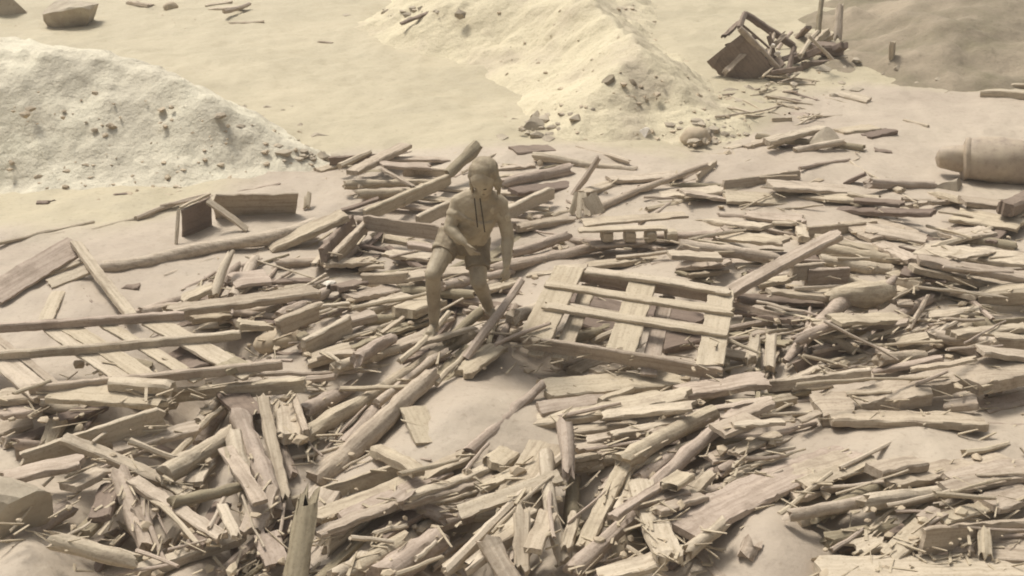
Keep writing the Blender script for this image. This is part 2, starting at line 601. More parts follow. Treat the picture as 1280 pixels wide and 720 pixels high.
def piece(kind, x1, y1, x2, y2, wpx, tpx, o=None, label=None, mat=None, name=None):
    o = o or {}
    NPIECE[0] += 1
    rs = np.random.default_rng(1000 + NPIECE[0])
    P1, P2 = drop(x1, y1), drop(x2, y2)
    sc_ = ppm((P1 + P2) / 2)
    W, T = wpx / sc_, tpx / sc_
    if kind in 'gs':
        thick, half = (W + T) / 2, W / 2
    elif kind == 'e':
        thick, half = W, T / 2
    else:
        thick, half = T, W / 2
    sink = o.get('k', min(.018, thick * .3))
    l1, l2 = o.get('l1', 0), o.get('l2', 0)
    for _ in range(4):
        za, zb = rest_line(P1, P2, half)
        if 'z' in o:
            za, zb = o['z'] + sink, o.get('z2', o['z']) + sink
        P1 = at_z(x1, y1, za + thick / 2 - sink + l1)
        P2 = at_z(x2, y2, zb + thick / 2 - sink + l2)
    ctr = (P1 + P2) / 2
    ax = P2 - P1
    L = float(np.linalg.norm(ax))
    X = Vector(ax / L)
    Z = Vector((0, 0, 1))
    Z = (Z - X * Z.dot(X)).normalized()
    Yv = Z.cross(X)
    roll = R(o.get('r', rs.normal(0, 5) if kind == 'p' else rs.normal(0, 6)))
    if kind == 'e':
        roll += math.pi / 2 * 0.93
    Z2 = Z * math.cos(roll) - Yv * math.sin(roll)
    Y2 = Yv * math.cos(roll) + Z * math.sin(roll)
    if kind in 'gs':
        me = log_mesh(L, W / 2, T / 2, rs, o.get('bd', None) and o['bd'] / sc_, jag=o.get('j', min(.05, W * rs.uniform(.15, .6))),
                      sides=12 if kind == 'g' else 7)
    else:
        me = plank_mesh(L, W, T, rs, jag=o.get('j', abs(rs.normal(0, .05)) + .004), warp=o.get('wp', 1.0))
    mk = mat or {'p': 'plank', 'e': 'plank', 'b': 'plank', 'g': 'log', 's': 'stick'}[kind]
    thin = kind in 'pe' and W < .075
    ob = link(name or ('batten' if thin else NAMES[kind]), me, M[mk])
    mw = Matrix.Identity(4)
    for i, c in enumerate((X, Y2, Z2)):
        mw.col[i][:3] = c
    mw.translation = Vector(ctr)
    ob.matrix_world = mw
    # lay it on the height field
    nn = max(4, int(L / .02))
    t = np.linspace(0, 1, nn)[:, None]
    u = np.linspace(-1, 1, max(3, int(2 * half / .02)))[None, :]
    d2 = ax[:2] / (np.hypot(*ax[:2]) + 1e-9)
    xx = P1[0] + ax[0] * t - d2[1] * half * u
    yy = P1[1] + ax[1] * t + d2[0] * half * u
    prof = thick / 2 * (np.sqrt(np.clip(1 - u * u * .96, 0, 1)) if kind in 'gs' else np.ones_like(u))
    if l1 == 0 and l2 == 0:
        hput(xx, yy, (P1[2] + ax[2] * t) + prof)
    ob['category'] = 'batten' if thin else {'p': 'plank', 'e': 'plank', 'b': 'beam', 'g': 'log', 's': 'stick'}[kind]
    PIECES.append(dict(o=ob, kind=kind, L=L, W=W, T=T, px=((x1 + x2) / 2, (y1 + y2) / 2),
                       ang=math.degrees(math.atan2(y1 - y2, x2 - x1)), e=(x1, y1, x2, y2), label=label, dark=mk in ('dark', 'bark'), pale=mk == 'pale'))
    return ob


# ------------------------------------------------------------------ things built of several boards
def lay(P1, P2, half, thick):
    P1, P2 = np.asarray(P1, float), np.asarray(P2, float)
    ax = P2 - P1
    L = np.linalg.norm(ax)
    t = np.linspace(0, 1, max(4, int(L / .02)))[:, None]
    u = np.linspace(-1, 1, max(3, int(2 * half / .02)))[None, :]
    h = np.hypot(ax[0], ax[1]) + 1e-9
    hput(P1[0] + ax[0] * t - ax[1] / h * half * u, P1[1] + ax[1] * t + ax[0] / h * half * u, P1[2] + ax[2] * t + thick / 2 + 0 * u)


NBAR = [0]


def empty(name, loc, label, cat, **kw):
    e = link(name, None, None, None, label=label, category=cat, **kw)
    e.empty_display_size = .2
    e.location = Vector(loc)
    return e


def bar(parent, name, P1, P2, W, T, up=(0, 0, 1), mat='plank', jag=.02, put=True, label=None, round_=False, warp=.7):
    NBAR[0] += 1
    rs = np.random.default_rng(5000 + NBAR[0])
    P1, P2 = np.asarray(P1, float), np.asarray(P2, float)
    ax = P2 - P1
    L = float(np.linalg.norm(ax))
    X = Vector(ax / L)
    Z = Vector(up)
    Z = (Z - X * Z.dot(X)).normalized()
    Yv = Z.cross(X)
    me = log_mesh(L, W / 2, T / 2, rs, sides=10, jag=jag * .5) if round_ else plank_mesh(L, W, T, rs, jag, warp)
    o = link(name, me, M[mat], parent)
    mw = Matrix.Identity(4)
    for i, c in enumerate((X, Yv, Z)):
        mw.col[i][:3] = c
    mw.translation = Vector((P1 + P2) / 2) - (parent.location if parent else Vector())
    o.matrix_local = mw
    if label:
        o['label'] = label
    if put:
        lay(P1, P2, W / 2 * abs(Z.z) + T / 2 * (1 - abs(Z.z)), T * abs(Z.z) + W * (1 - abs(Z.z)))
    return o


def near_z(px, py, lift=0.0):
    p = drop(px, py)
    return at_z(px, py, p[2] + lift)


def bil(FL, FR, BL, BR, u, v):
    return (FL * (1 - u) + FR * u) * (1 - v) + (BL * (1 - u) + BR * u) * v


def main_pallet():
    FL, FR = at_z(652, 420, .20), at_z(905, 461, .20)
    BL = at_z(697, 333, .40)
    BR = BL + (FR - FL) + np.array([-.10, .0, 0.0])
    n = np.cross(FR - FL, BL - FL)
    n /= np.linalg.norm(n)
    e = empty('pallet', at_z(780, 450, .05), 'broken wooden pallet of wide slats and narrow strips right of the mud-covered person', 'pallet')
    q = lambda u, v, h=0.0: bil(FL, FR, BL, BR, u, v) + n * h
    for u, tl in ((.07, 0), (.19, .02), (.635, .0), (.92, 0)):
        bar(e, 'slat', q(u + .01, -.09 + tl, -.115), q(u, .98, -.115), .13, .022, n, put=False)
    for v, h in ((0, .12), (.52, .09), (.985, .10)):
        bar(e, 'stringer', q(0, v, -.055), q(1, v, -.055), .035, h, n, jag=.02, put=False)
    for u, wd in ((.07, .25), (.5, .22), (.93, .20)):
        bar(e, 'slat', q(u, -.01, 0), q(u, 1.03, 0), wd, .024, n, 'pale', .03)
    for v, a, b in ((.70, -.02, 1.02), (.40, .03, 1.0), (.96, .16, .99)):
        bar(e, 'strip', q(a, v, .024), q(b, v, .026), .082, .034, n, 'pale', .04)


def long_pallet():
    FL, FR, BR = at_z(36, 487, .33), at_z(354, 455, .33), at_z(234, 394, .36)
    BL = FL + (BR - FR) + np.array([.05, .1, 0])
    n = np.array([0, 0, 1.0])
    e = empty('pallet', at_z(180, 480, .1), 'long racked pallet of three rails over slanting slats at the left edge', 'pallet')
    q = lambda u, v, h=0.0: bil(FL, FR, BL, BR, u, v) + n * h
    for u, wd in ((.045, .17), (.13, .06), (.40, .13), (.475, .14), (.64, .10), (.85, .17)):
        bar(e, 'slat', q(u, -.06, -.04), q(u + .0, 1.04, -.04), wd, .022, n, 'pale' if u > .3 else 'plank', .03)
    for v, a, b in ((0, 0, 1), (.56, -.15, 1.06), (1.0, -.05, .99)):
        bar(e, 'rail', q(a, v, 0), q(b, v, 0), .05, .07, n, 'plank', .02)


def buried_pallet():
    e = empty('pallet', at_z(80, 390, 0), 'mud-buried pallet corner with one raised post left of the curved log', 'pallet')
    bar(e, 'slat', at_z(-14, 372, .13), at_z(98, 305, .22), .24, .03, (.3, -.35, 1), 'plank', .02)
    bar(e, 'slat', at_z(60, 356, .10), at_z(112, 336, .16), .12, .025, (.2, -.3, 1), 'pale', .02)
    bar(e, 'slat', at_z(34, 352, .09), at_z(104, 326, .14), .05, .025, (.2, -.3, 1), 'pale', .02)
    bar(e, 'rail', at_z(94, 303, .25), at_z(166, 397, .12), .10, .05, (.3, 0, 1), 'plank', .02)
    bar(e, 'slat', at_z(54, 408, .05), at_z(74, 364, .08), .12, .025, (0, -.2, 1), 'pale', .02)
    bar(e, 'slat', at_z(96, 352, .06), at_z(117, 383, .05), .04, .04, (0, 0, 1), 'dark', .02)


def back_pallet():
    e = empty('pallet', at_z(560, 290, 0), 'large half-sunk pallet frame directly behind the mud-covered person', 'pallet')
    z = .16
    for (a, b, c, d, wd, h, m) in ((470, 240, 690, 262, .10, .025, 'plank'), (480, 255, 680, 272, .09, .025, 'plank'), (512, 232, 690, 246, .10, .025, 'pale')):
        bar(e, 'slat', at_z(a, b, z - .07), at_z(c, d, z - .07), wd, h, (0, 0, 1), m, .04)
    for (a, b, c, d) in ((455, 270, 562, 224), (521, 277, 600, 240), (606, 280, 691, 240)):
        bar(e, 'rail', at_z(a, b, z + .02), at_z(c, d, z + .02), .06, .13, (0, 0, 1), 'pale', .02)
    bar(e, 'end_board', at_z(454, 277, z), at_z(552, 291, z), .03, .15, (0, 0, 1), 'plank', .02)


def edge_pallet():
    e = empty('pallet', at_z(790, 300, 0), 'low pallet seen edge-on with square blocks between its boards, above the broken pallet', 'pallet')
    z = .16
    bar(e, 'board', at_z(727, 279, z + .07), at_z(858, 268, z + .07), .16, .025, mat='plank')
    bar(e, 'board', at_z(722, 288, z + .05), at_z(834, 285, z + .05), .10, .025, mat='pale')
    bar(e, 'board', at_z(736, 306, z - .09), at_z(846, 298, z - .09), .14, .025, mat='plank')
    for x in (758, 786, 812, 838):
        bar(e, 'block', at_z(x - 6, 295, z - .02), at_z(x + 7, 294, z - .02), .11, .11, mat='pale', jag=.006, put=False)


def crate():
    e = empty('crate', at_z(290, 280, 0), 'half-buried open crate with shaded panels above the curved log', 'crate')
    A, B = at_z(228, 262, .30), at_z(264, 244, .32)
    A0, B0 = at_z(226, 300, .0), at_z(266, 283, .0)
    n1 = np.cross(B - A, A0 - A)
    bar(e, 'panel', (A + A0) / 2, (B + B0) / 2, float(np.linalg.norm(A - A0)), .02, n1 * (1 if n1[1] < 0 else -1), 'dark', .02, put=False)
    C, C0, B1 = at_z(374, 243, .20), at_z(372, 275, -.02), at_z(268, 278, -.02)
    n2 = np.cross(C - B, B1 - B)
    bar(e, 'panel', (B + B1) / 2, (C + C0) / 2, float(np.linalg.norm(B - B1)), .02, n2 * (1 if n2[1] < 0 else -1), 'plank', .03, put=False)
    bar(e, 'brace', at_z(258, 250, .34), at_z(310, 288, .05), .07, .025, (.3, -.4, 1), 'pale', .02)
    bar(e, 'edge_strip', at_z(223, 262, .31), at_z(220, 306, .03), .03, .03, (0, -1, .3), 'pale', .02, put=False)
    bar(e, 'top_strip', at_z(224, 260, .315), at_z(263, 242, .355), .03, .02, (0, 0, 1), 'pale', .02)


def slat_fan():
    e = empty('broken_box', at_z(732, 262, 0), 'broken box of splayed short slats at the foot of a leaning pole', 'box')
    for (a, b, c, d, wd) in ((714, 268, 722, 240, .06), (723, 273, 726, 240, .05), (735, 271, 729, 240, .06), (748, 268, 736, 243, .16)):
        bar(e, 'slat', at_z(a, b, .06), at_z(c, d, .24), wd, .02, (.2, -.7, .6), 'pale', .02, put=False)


def wreck():
    e = empty('wrecked_cabin', at_z(935, 92, 0), 'dark wrecked cabin tipped on its side with open window frames near the top right', 'wreck')
    y0 = at_z(935, 96, 0)[1]
    Q = lambda x, y, dy=0.0: at_y(x, y, y0 + dy)
    a, b, c, d = Q(924, 35), Q(984, 99), Q(918, 128, -.1), Q(882, 74, .1)
    n = np.cross(b - a, d - a)
    n = n / np.linalg.norm(n) * (1 if n[1] < 0 else -1)
    bar(e, 'side_panel', (a + d) / 2, (b + c) / 2, float(np.linalg.norm(d - a)), .03, n, 'dark', .22, put=False, warp=2.0)
    a2, b2 = Q(931, 17, .75), Q(993, 58, .75)
    nt_ = np.cross(b - a, a2 - a)
    nt_ = nt_ / np.linalg.norm(nt_) * (1 if nt_[2] > 0 else -1)
    bar(e, 'roof_beam', a, b, .08, .08, nt_, 'steel', .01, put=False)
    bar(e, 'roof_beam', a2, b2, .09, .09, nt_, 'dark', .01, put=False)
    for t in (0.0, .58, 1.0):
        bar(e, 'window_post', a + (b - a) * t, a2 + (b2 - a2) * t, .07 if t != .58 else .04, .06, nt_, 'dark' if t != .58 else 'steel', .01, put=False)
    bar(e, 'window_sash', a + (a2 - a) * .3 + (b - a) * .02, b + (b2 - b) * .3 - (b - a) * .42, .03, .03, nt_, 'dark', .01, put=False)
    d2 = d + (a2 - a)
    bar(e, 'end_panel', (a + a2) / 2 + (a2 - a) * .2, (d + d2) / 2 * .6 + (a + a2) / 2 * .4, float(np.linalg.norm(a2 - a)) * .5, .03, np.cross(a2 - a, d - a), 'dark', .25, put=False, warp=1.5)
    bar(e, 'floor_panel', (b + b2) / 2 * .8 + (a + a2) / 2 * .2 + (d - a) * .05, (c + c + (a2 - a)) / 2, .5, .03, np.cross(b2 - b, c - b), 'dark', .05, put=False, warp=.4)
    for k, (x0, y0_, x1, y1, dy) in enumerate(((905, 60, 950, 44, .3), (940, 80, 985, 40, .5), (950, 90, 1000, 66, .4), (900, 96, 935, 62, -.12), (960, 40, 972, 92, .3))):
        bar(e, 'torn_slat', Q(x0, y0_, dy), Q(x1, y1, dy + .15), .07, .03, (0, -.6, .6), 'plank' if k % 2 else 'dark', .12, put=False, warp=2.0)
    for (x, y, r) in ((967, 57, .05), (973, 66, .06), (974, 71, .045)):
        o = link('torn_part', rock_mesh(r, r * .8, r * .9, int(x)), M['plastic'], e)
        o.location = Vector(Q(x, y, .1)) - e.location


# ------------------------------------------------------------------ rocks and lumps
def rock_mesh(a, b, c, seed, rough=.3, sub=3, facet=True):
    bm = bmesh.new()
    bmesh.ops.create_icosphere(bm, subdivisions=sub, radius=1)
    rs = np.random.default_rng(seed)
    pl = [(rs.normal(size=3), rs.uniform(.38, .8)) for _ in range(16 if facet else 0)]
    ph = rs.uniform(0, 6, 9)
    for v in bm.verts:
        p = np.array(v.co)
        k = 1 + rough * (.5 * math.sin(2.1 * p[0] + ph[0]) * math.sin(1.9 * p[1] + ph[1]) + .35 * math.sin(4.3 * p[2] + ph[2]) * math.sin(3.7 * p[0] + ph[3]) + .2 * math.sin(8.1 * p[1] + ph[4]) * math.sin(7.3 * p[2] + ph[5]))
        p = p * k
        for nn, dd in pl:
            nn = nn / np.linalg.norm(nn)
            s = p @ nn
            if s > dd:
                p = p - nn * (s - dd)
        v.co = (p[0] * a, p[1] * b, p[2] * c)
    me = bpy.data.meshes.new('rock')
    bm.to_mesh(me)
    bm.free()
    me.polygons.foreach_set('use_smooth', [True] * len(me.polygons))
    me.set_sharp_from_angle(angle=R(18 if facet else 80))
    return me


def rock(x1, y1, x2, y2, label, mat='rock', seed=1, name='rock', cat='rock', facet=True, rough=.22, sink=.3, depth=.8, lift=0.0):
    """a rock that fills the given box of the view and stands on the ground under it"""
    cx = (x1 + x2) / 2
    p = drop(cx, y2 - (y2 - y1) * .25)
    s = ppm(p)
    a = (x2 - x1) / s / 2 * (1.3 if facet else 1.0)
    c = (y2 - y1) / s / 2 / (.55 + .45 * .6) * (1.25 if facet else 1.0)
    sink = .45 if facet else sink
    o = link(name, rock_mesh(a, a * depth, c, seed, rough, 3, facet), M[mat], label=label, category=cat)
    z = float(hget(p[0], p[1])) + c * (1 - 2 * sink) + lift
    q = at_z(cx, (y1 + y2) / 2, z)
    o.location = Vector(q)
    o.rotation_euler = (0, -.22 if facet else 0, random.uniform(-.3, .3))
    t = np.linspace(-1, 1, 15)
    TX, TY = np.meshgrid(t * a, t * a * depth)
    zz = c * np.sqrt(np.clip(1 - (TX / a) ** 2 - (TY / (a * depth)) ** 2, 0, 1)) * .9
    k = zz > 0
    hput((q[0] + TX)[k], (q[1] + TY)[k], q[2] + zz[k])
    return o


def lathe(prof, n=28):
    """prof: (x along the axis, radius)"""
    v, f = [], []
    for (x, r) in prof:
        for j in range(n):
            a = 2 * math.pi * j / n
            rr = r * (1 + .05 * math.sin(3 * a + 9 * x) + .035 * math.sin(7 * a - 13 * x))
            v.append((x + .01 * math.sin(2 * a), rr * math.cos(a), rr * math.sin(a)))
    for i in range(len(prof) - 1):
        for j in range(n):
            a, b = i * n + j, i * n + (j + 1) % n
            f.append((a, a + n, b + n, b))
    f.append(tuple(range(n)))
    f.append(tuple(range((len(prof) - 1) * n, len(prof) * n))[::-1])
    me = mesh_from('lathe', v, f)
    bm = bmesh.new()
    bm.from_mesh(me)
    bmesh.ops.recalc_face_normals(bm, faces=bm.faces)
    bm.to_mesh(me)
    bm.free()
    me.polygons.foreach_set('use_smooth', [True] * len(me.polygons))
    me.set_sharp_from_angle(angle=R(40))
    return me


def tank():
    P1, P2 = at_z(1172, 196, .20), at_z(1296, 204, .20)
    e = empty('metal_drum', (P1 + P2) / 2 - np.array([0, 0, .2]), 'large mud-coated metal drum with a narrower neck at the right edge', 'drum')
    ax = Vector(P2 - P1)
    L = ax.length
    X = ax.normalized()
    Y = Vector((0, 0, 1)).cross(X).normalized()
    Z = X.cross(Y)
    for name, prof, mt in (
            ('body', [(.28 * L, .17), (.285 * L, .20), (.30 * L, .215), (.40 * L, .235), (.6 * L, .25), (.8 * L, .25), (.93 * L, .22), (L, .12)], 'steel'),
            ('neck', [(-.01, .05), (.01, .10), (.05, .118), (.12, .13), (.20, .14), (.30 * L, .15)], 'steel'),
            ('rim', [(.25 * L, .15), (.256 * L, .20), (.27 * L, .224), (.292 * L, .228), (.31 * L, .220), (.315 * L, .15)], 'steel')):
        o = link(name, lathe(prof), M[mt], e)
        mw = Matrix.Identity(4)
        for i, c in enumerate((X, Y, Z)):
            mw.col[i][:3] = c
        mw.translation = Vector(P1) - e.location
        o.matrix_local = mw
    lay(P1, P2, .2, .42)


def forked_log():
    e = empty('forked_log', at_z(1070, 385, .05), 'stubby forked log with a rounded barrel-like body right of the broken pallet', 'log')
    rs = np.random.default_rng(5)

    def limb(name, pts, rad, rough=.05):
        v, f = tube(np.array(pts) - np.array(e.location), rad, 12, rs, rough, .015)
        return link(name, mesh_from('limb', v, f, 55), M['log'], e)
    g = lambda x, y, z: at_z(x, y, z)
    limb('trunk', [g(1034, 376, .16), g(1046, 371, .18), g(1062, 369, .19), g(1080, 368, .20), g(1098, 366, .20), g(1110, 363, .20), g(1117, 362, .19)],
         [.06, .085, .095, .105, .10, .085, .05], .11)
    limb('branch', [g(1053, 376, .15), g(1040, 390, .13), g(1022, 407, .12), g(1003, 428, .10), g(982, 452, .06)], [.075, .06, .055, .05, .03])
    limb('branch_stub', [g(1104, 364, .22), g(1114, 352, .27), g(1120, 345, .30)], [.045, .035, .02])
    limb('branch_stub', [g(1096, 376, .14), g(1100, 386, .08)], [.035, .02])
    lay(g(1034, 376, .1), g(1117, 362, .1), .1, .2)


def split_stump():
    rs = np.random.default_rng(8)
    p0, p1 = at_z(366, 735, .0), at_z(386, 612, .36)
    n, sides = 9, 14
    v, f = [], []
    ax = p1 - p0
    for i in range(n):
        t = i / (n - 1)
        c = p0 + ax * t
        r = .072 * (1 - .2 * t)
        for j in range(sides):
            a = 2 * math.pi * j / sides
            rr = r * (1 + .18 * math.sin(3 * a + .7) + rs.normal(0, .05))
            q = c + np.array([math.cos(a) * rr, math.sin(a) * rr * .7, 0])
            if i == n - 1:
                q = q + ax / np.linalg.norm(ax) * rs.uniform(-.2, .06)
            v.append(q - p0)
    for i in range(n - 1):
        for j in range(sides):
            a, b = i * sides + j, i * sides + (j + 1) % sides
            f.append((a, b, b + sides, a + sides))
    v.append(ax * .72)
    for j in range(sides):
        f.append((len(v) - 1, (n - 1) * sides + j, (n - 1) * sides + (j + 1) % sides))
    f.append(tuple(range(sides))[::-1])
    q_ = Vector(ax).to_track_quat('X', 'Z').to_matrix()
    v = [tuple(q_.transposed() @ Vector(p)) for p in v]
    o = link('tree_stump', mesh_from('stump', v, f, 40), M['bark'], label='jagged split trunk standing upright at the bottom edge', category='stump')
    o.rotation_euler = q_.to_euler()
    o.location = Vector(p0)


def wavy_slab():
    """a thick slab lying in a wave, its front edge notched"""
    rs = np.random.default_rng(3)
    ctrl = [(1019, 506, .10), (1060, 499, .13), (1100, 491, .16), (1140, 481, .20), (1182, 470, .22), (1230, 461, .24), (1296, 447, .24)]
    P = [at_z(*c) for c in ctrl]
    n = 46
    tt = np.linspace(0, len(P) - 1, n)
    pts = np.array([np.interp(tt, range(len(P)), [p[k] for p in P]) for k in range(3)]).T
    v, f = [], []
    for i in range(n):
        t = i / (n - 1)
        d = pts[min(i + 1, n - 1)] - pts[max(i - 1, 0)]
        d = d / np.linalg.norm(d)
        s = np.array([d[1], -d[0], 0])
        wv = .13 + .012 * math.sin(t * 9) + .05 * math.tanh(12 * math.sin(t * 16 + .6))
        up = np.array([0, 0, .012 * math.sin(t * 15 + 1.2)])
        for (a, z) in ((-.13, -.05), (-.13, .0), (-.03, .004), (wv * .6, .004), (wv - .006, 0), (wv, -.006), (wv, -.095)):
            v.append(pts[i] + s * a + np.array([0, 0, z]) + up + rs.normal(0, .003, 3))
    k = 7
    for i in range(n - 1):
        for j in range(k):
            a, b = i * k + j, i * k + (j + 1) % k
            f.append((a, a + k, b + k, b))
    f.append(tuple(range(k)))
    f.append(tuple(range((n - 1) * k, n * k))[::-1])
    me = mesh_from('slab', v, f)
    bm = bmesh.new()
    bm.from_mesh(me)
    bmesh.ops.recalc_face_normals(bm, faces=bm.faces)
    bm.to_mesh(me)
    bm.free()
    me.polygons.foreach_set('use_smooth', [True] * len(me.polygons))
    me.set_sharp_from_angle(angle=R(35))
    o = link('wavy_board', me, M['plank'], label='long thick wavy board with a notched front edge at the right edge', category='board')
    for a, b in zip(pts[:-1:4], pts[4::4]):
        lay(a, b, .15, .02)


def pipe():
    rs = np.random.default_rng(2)
    ctrl = [(128, 335, .07), (150, 333, .08), (190, 326, .09), (250, 312, .10), (300, 303, .10), (330, 299, .10), (370, 288, .11), (394, 280, .12)]
    P = np.array([at_z(*c) for c in ctrl])
    tt = np.linspace(0, len(P) - 1, 30)
    pts = np.array([np.interp(tt, range(len(P)), P[:, k]) for k in range(3)]).T
    c = pts.mean(0)
    v, f = tube(pts - c, [.062 + .006 * math.sin(i * .7) for i in range(30)], 12, rs, .02, .012)
    o = link('log', mesh_from('log', v, f, 50), M['log'], label='long smooth curved log lying alone in mud left of the pile', category='log')
    o.location = Vector(c)
    for a, b in zip(pts[:-1:3], pts[3::3]):
        lay(a, b, .05, .1)


def mud_box():
    o = rock(905, 640, 998, 716, 'big rounded mud mound with a short round stub at the bottom right', 'lump', 71, 'mud_lump', 'lump', False, .35, .40, .85)
    bar(o, 'stub', at_z(938, 676, .20), at_z(931, 700, .20), .13, .12, (0, 0, 1), 'log', .03, put=False, round_=True)
    ch = o.children[0]
    ch.matrix_parent_inverse = o.matrix_basis.inverted()
    ch.matrix_basis = Matrix.Translation(Vector(o.location)) @ ch.matrix_basis


SPECIAL = dict(main_pallet=main_pallet, long_pallet=long_pallet, buried_pallet=buried_pallet, back_pallet=back_pallet, edge_pallet=edge_pallet,
               crate=crate, slat_fan=slat_fan, wreck=wreck, tank=tank, forked_log=forked_log, split_stump=split_stump, wavy_slab=wavy_slab,
               pipe=pipe, mud_box=mud_box)
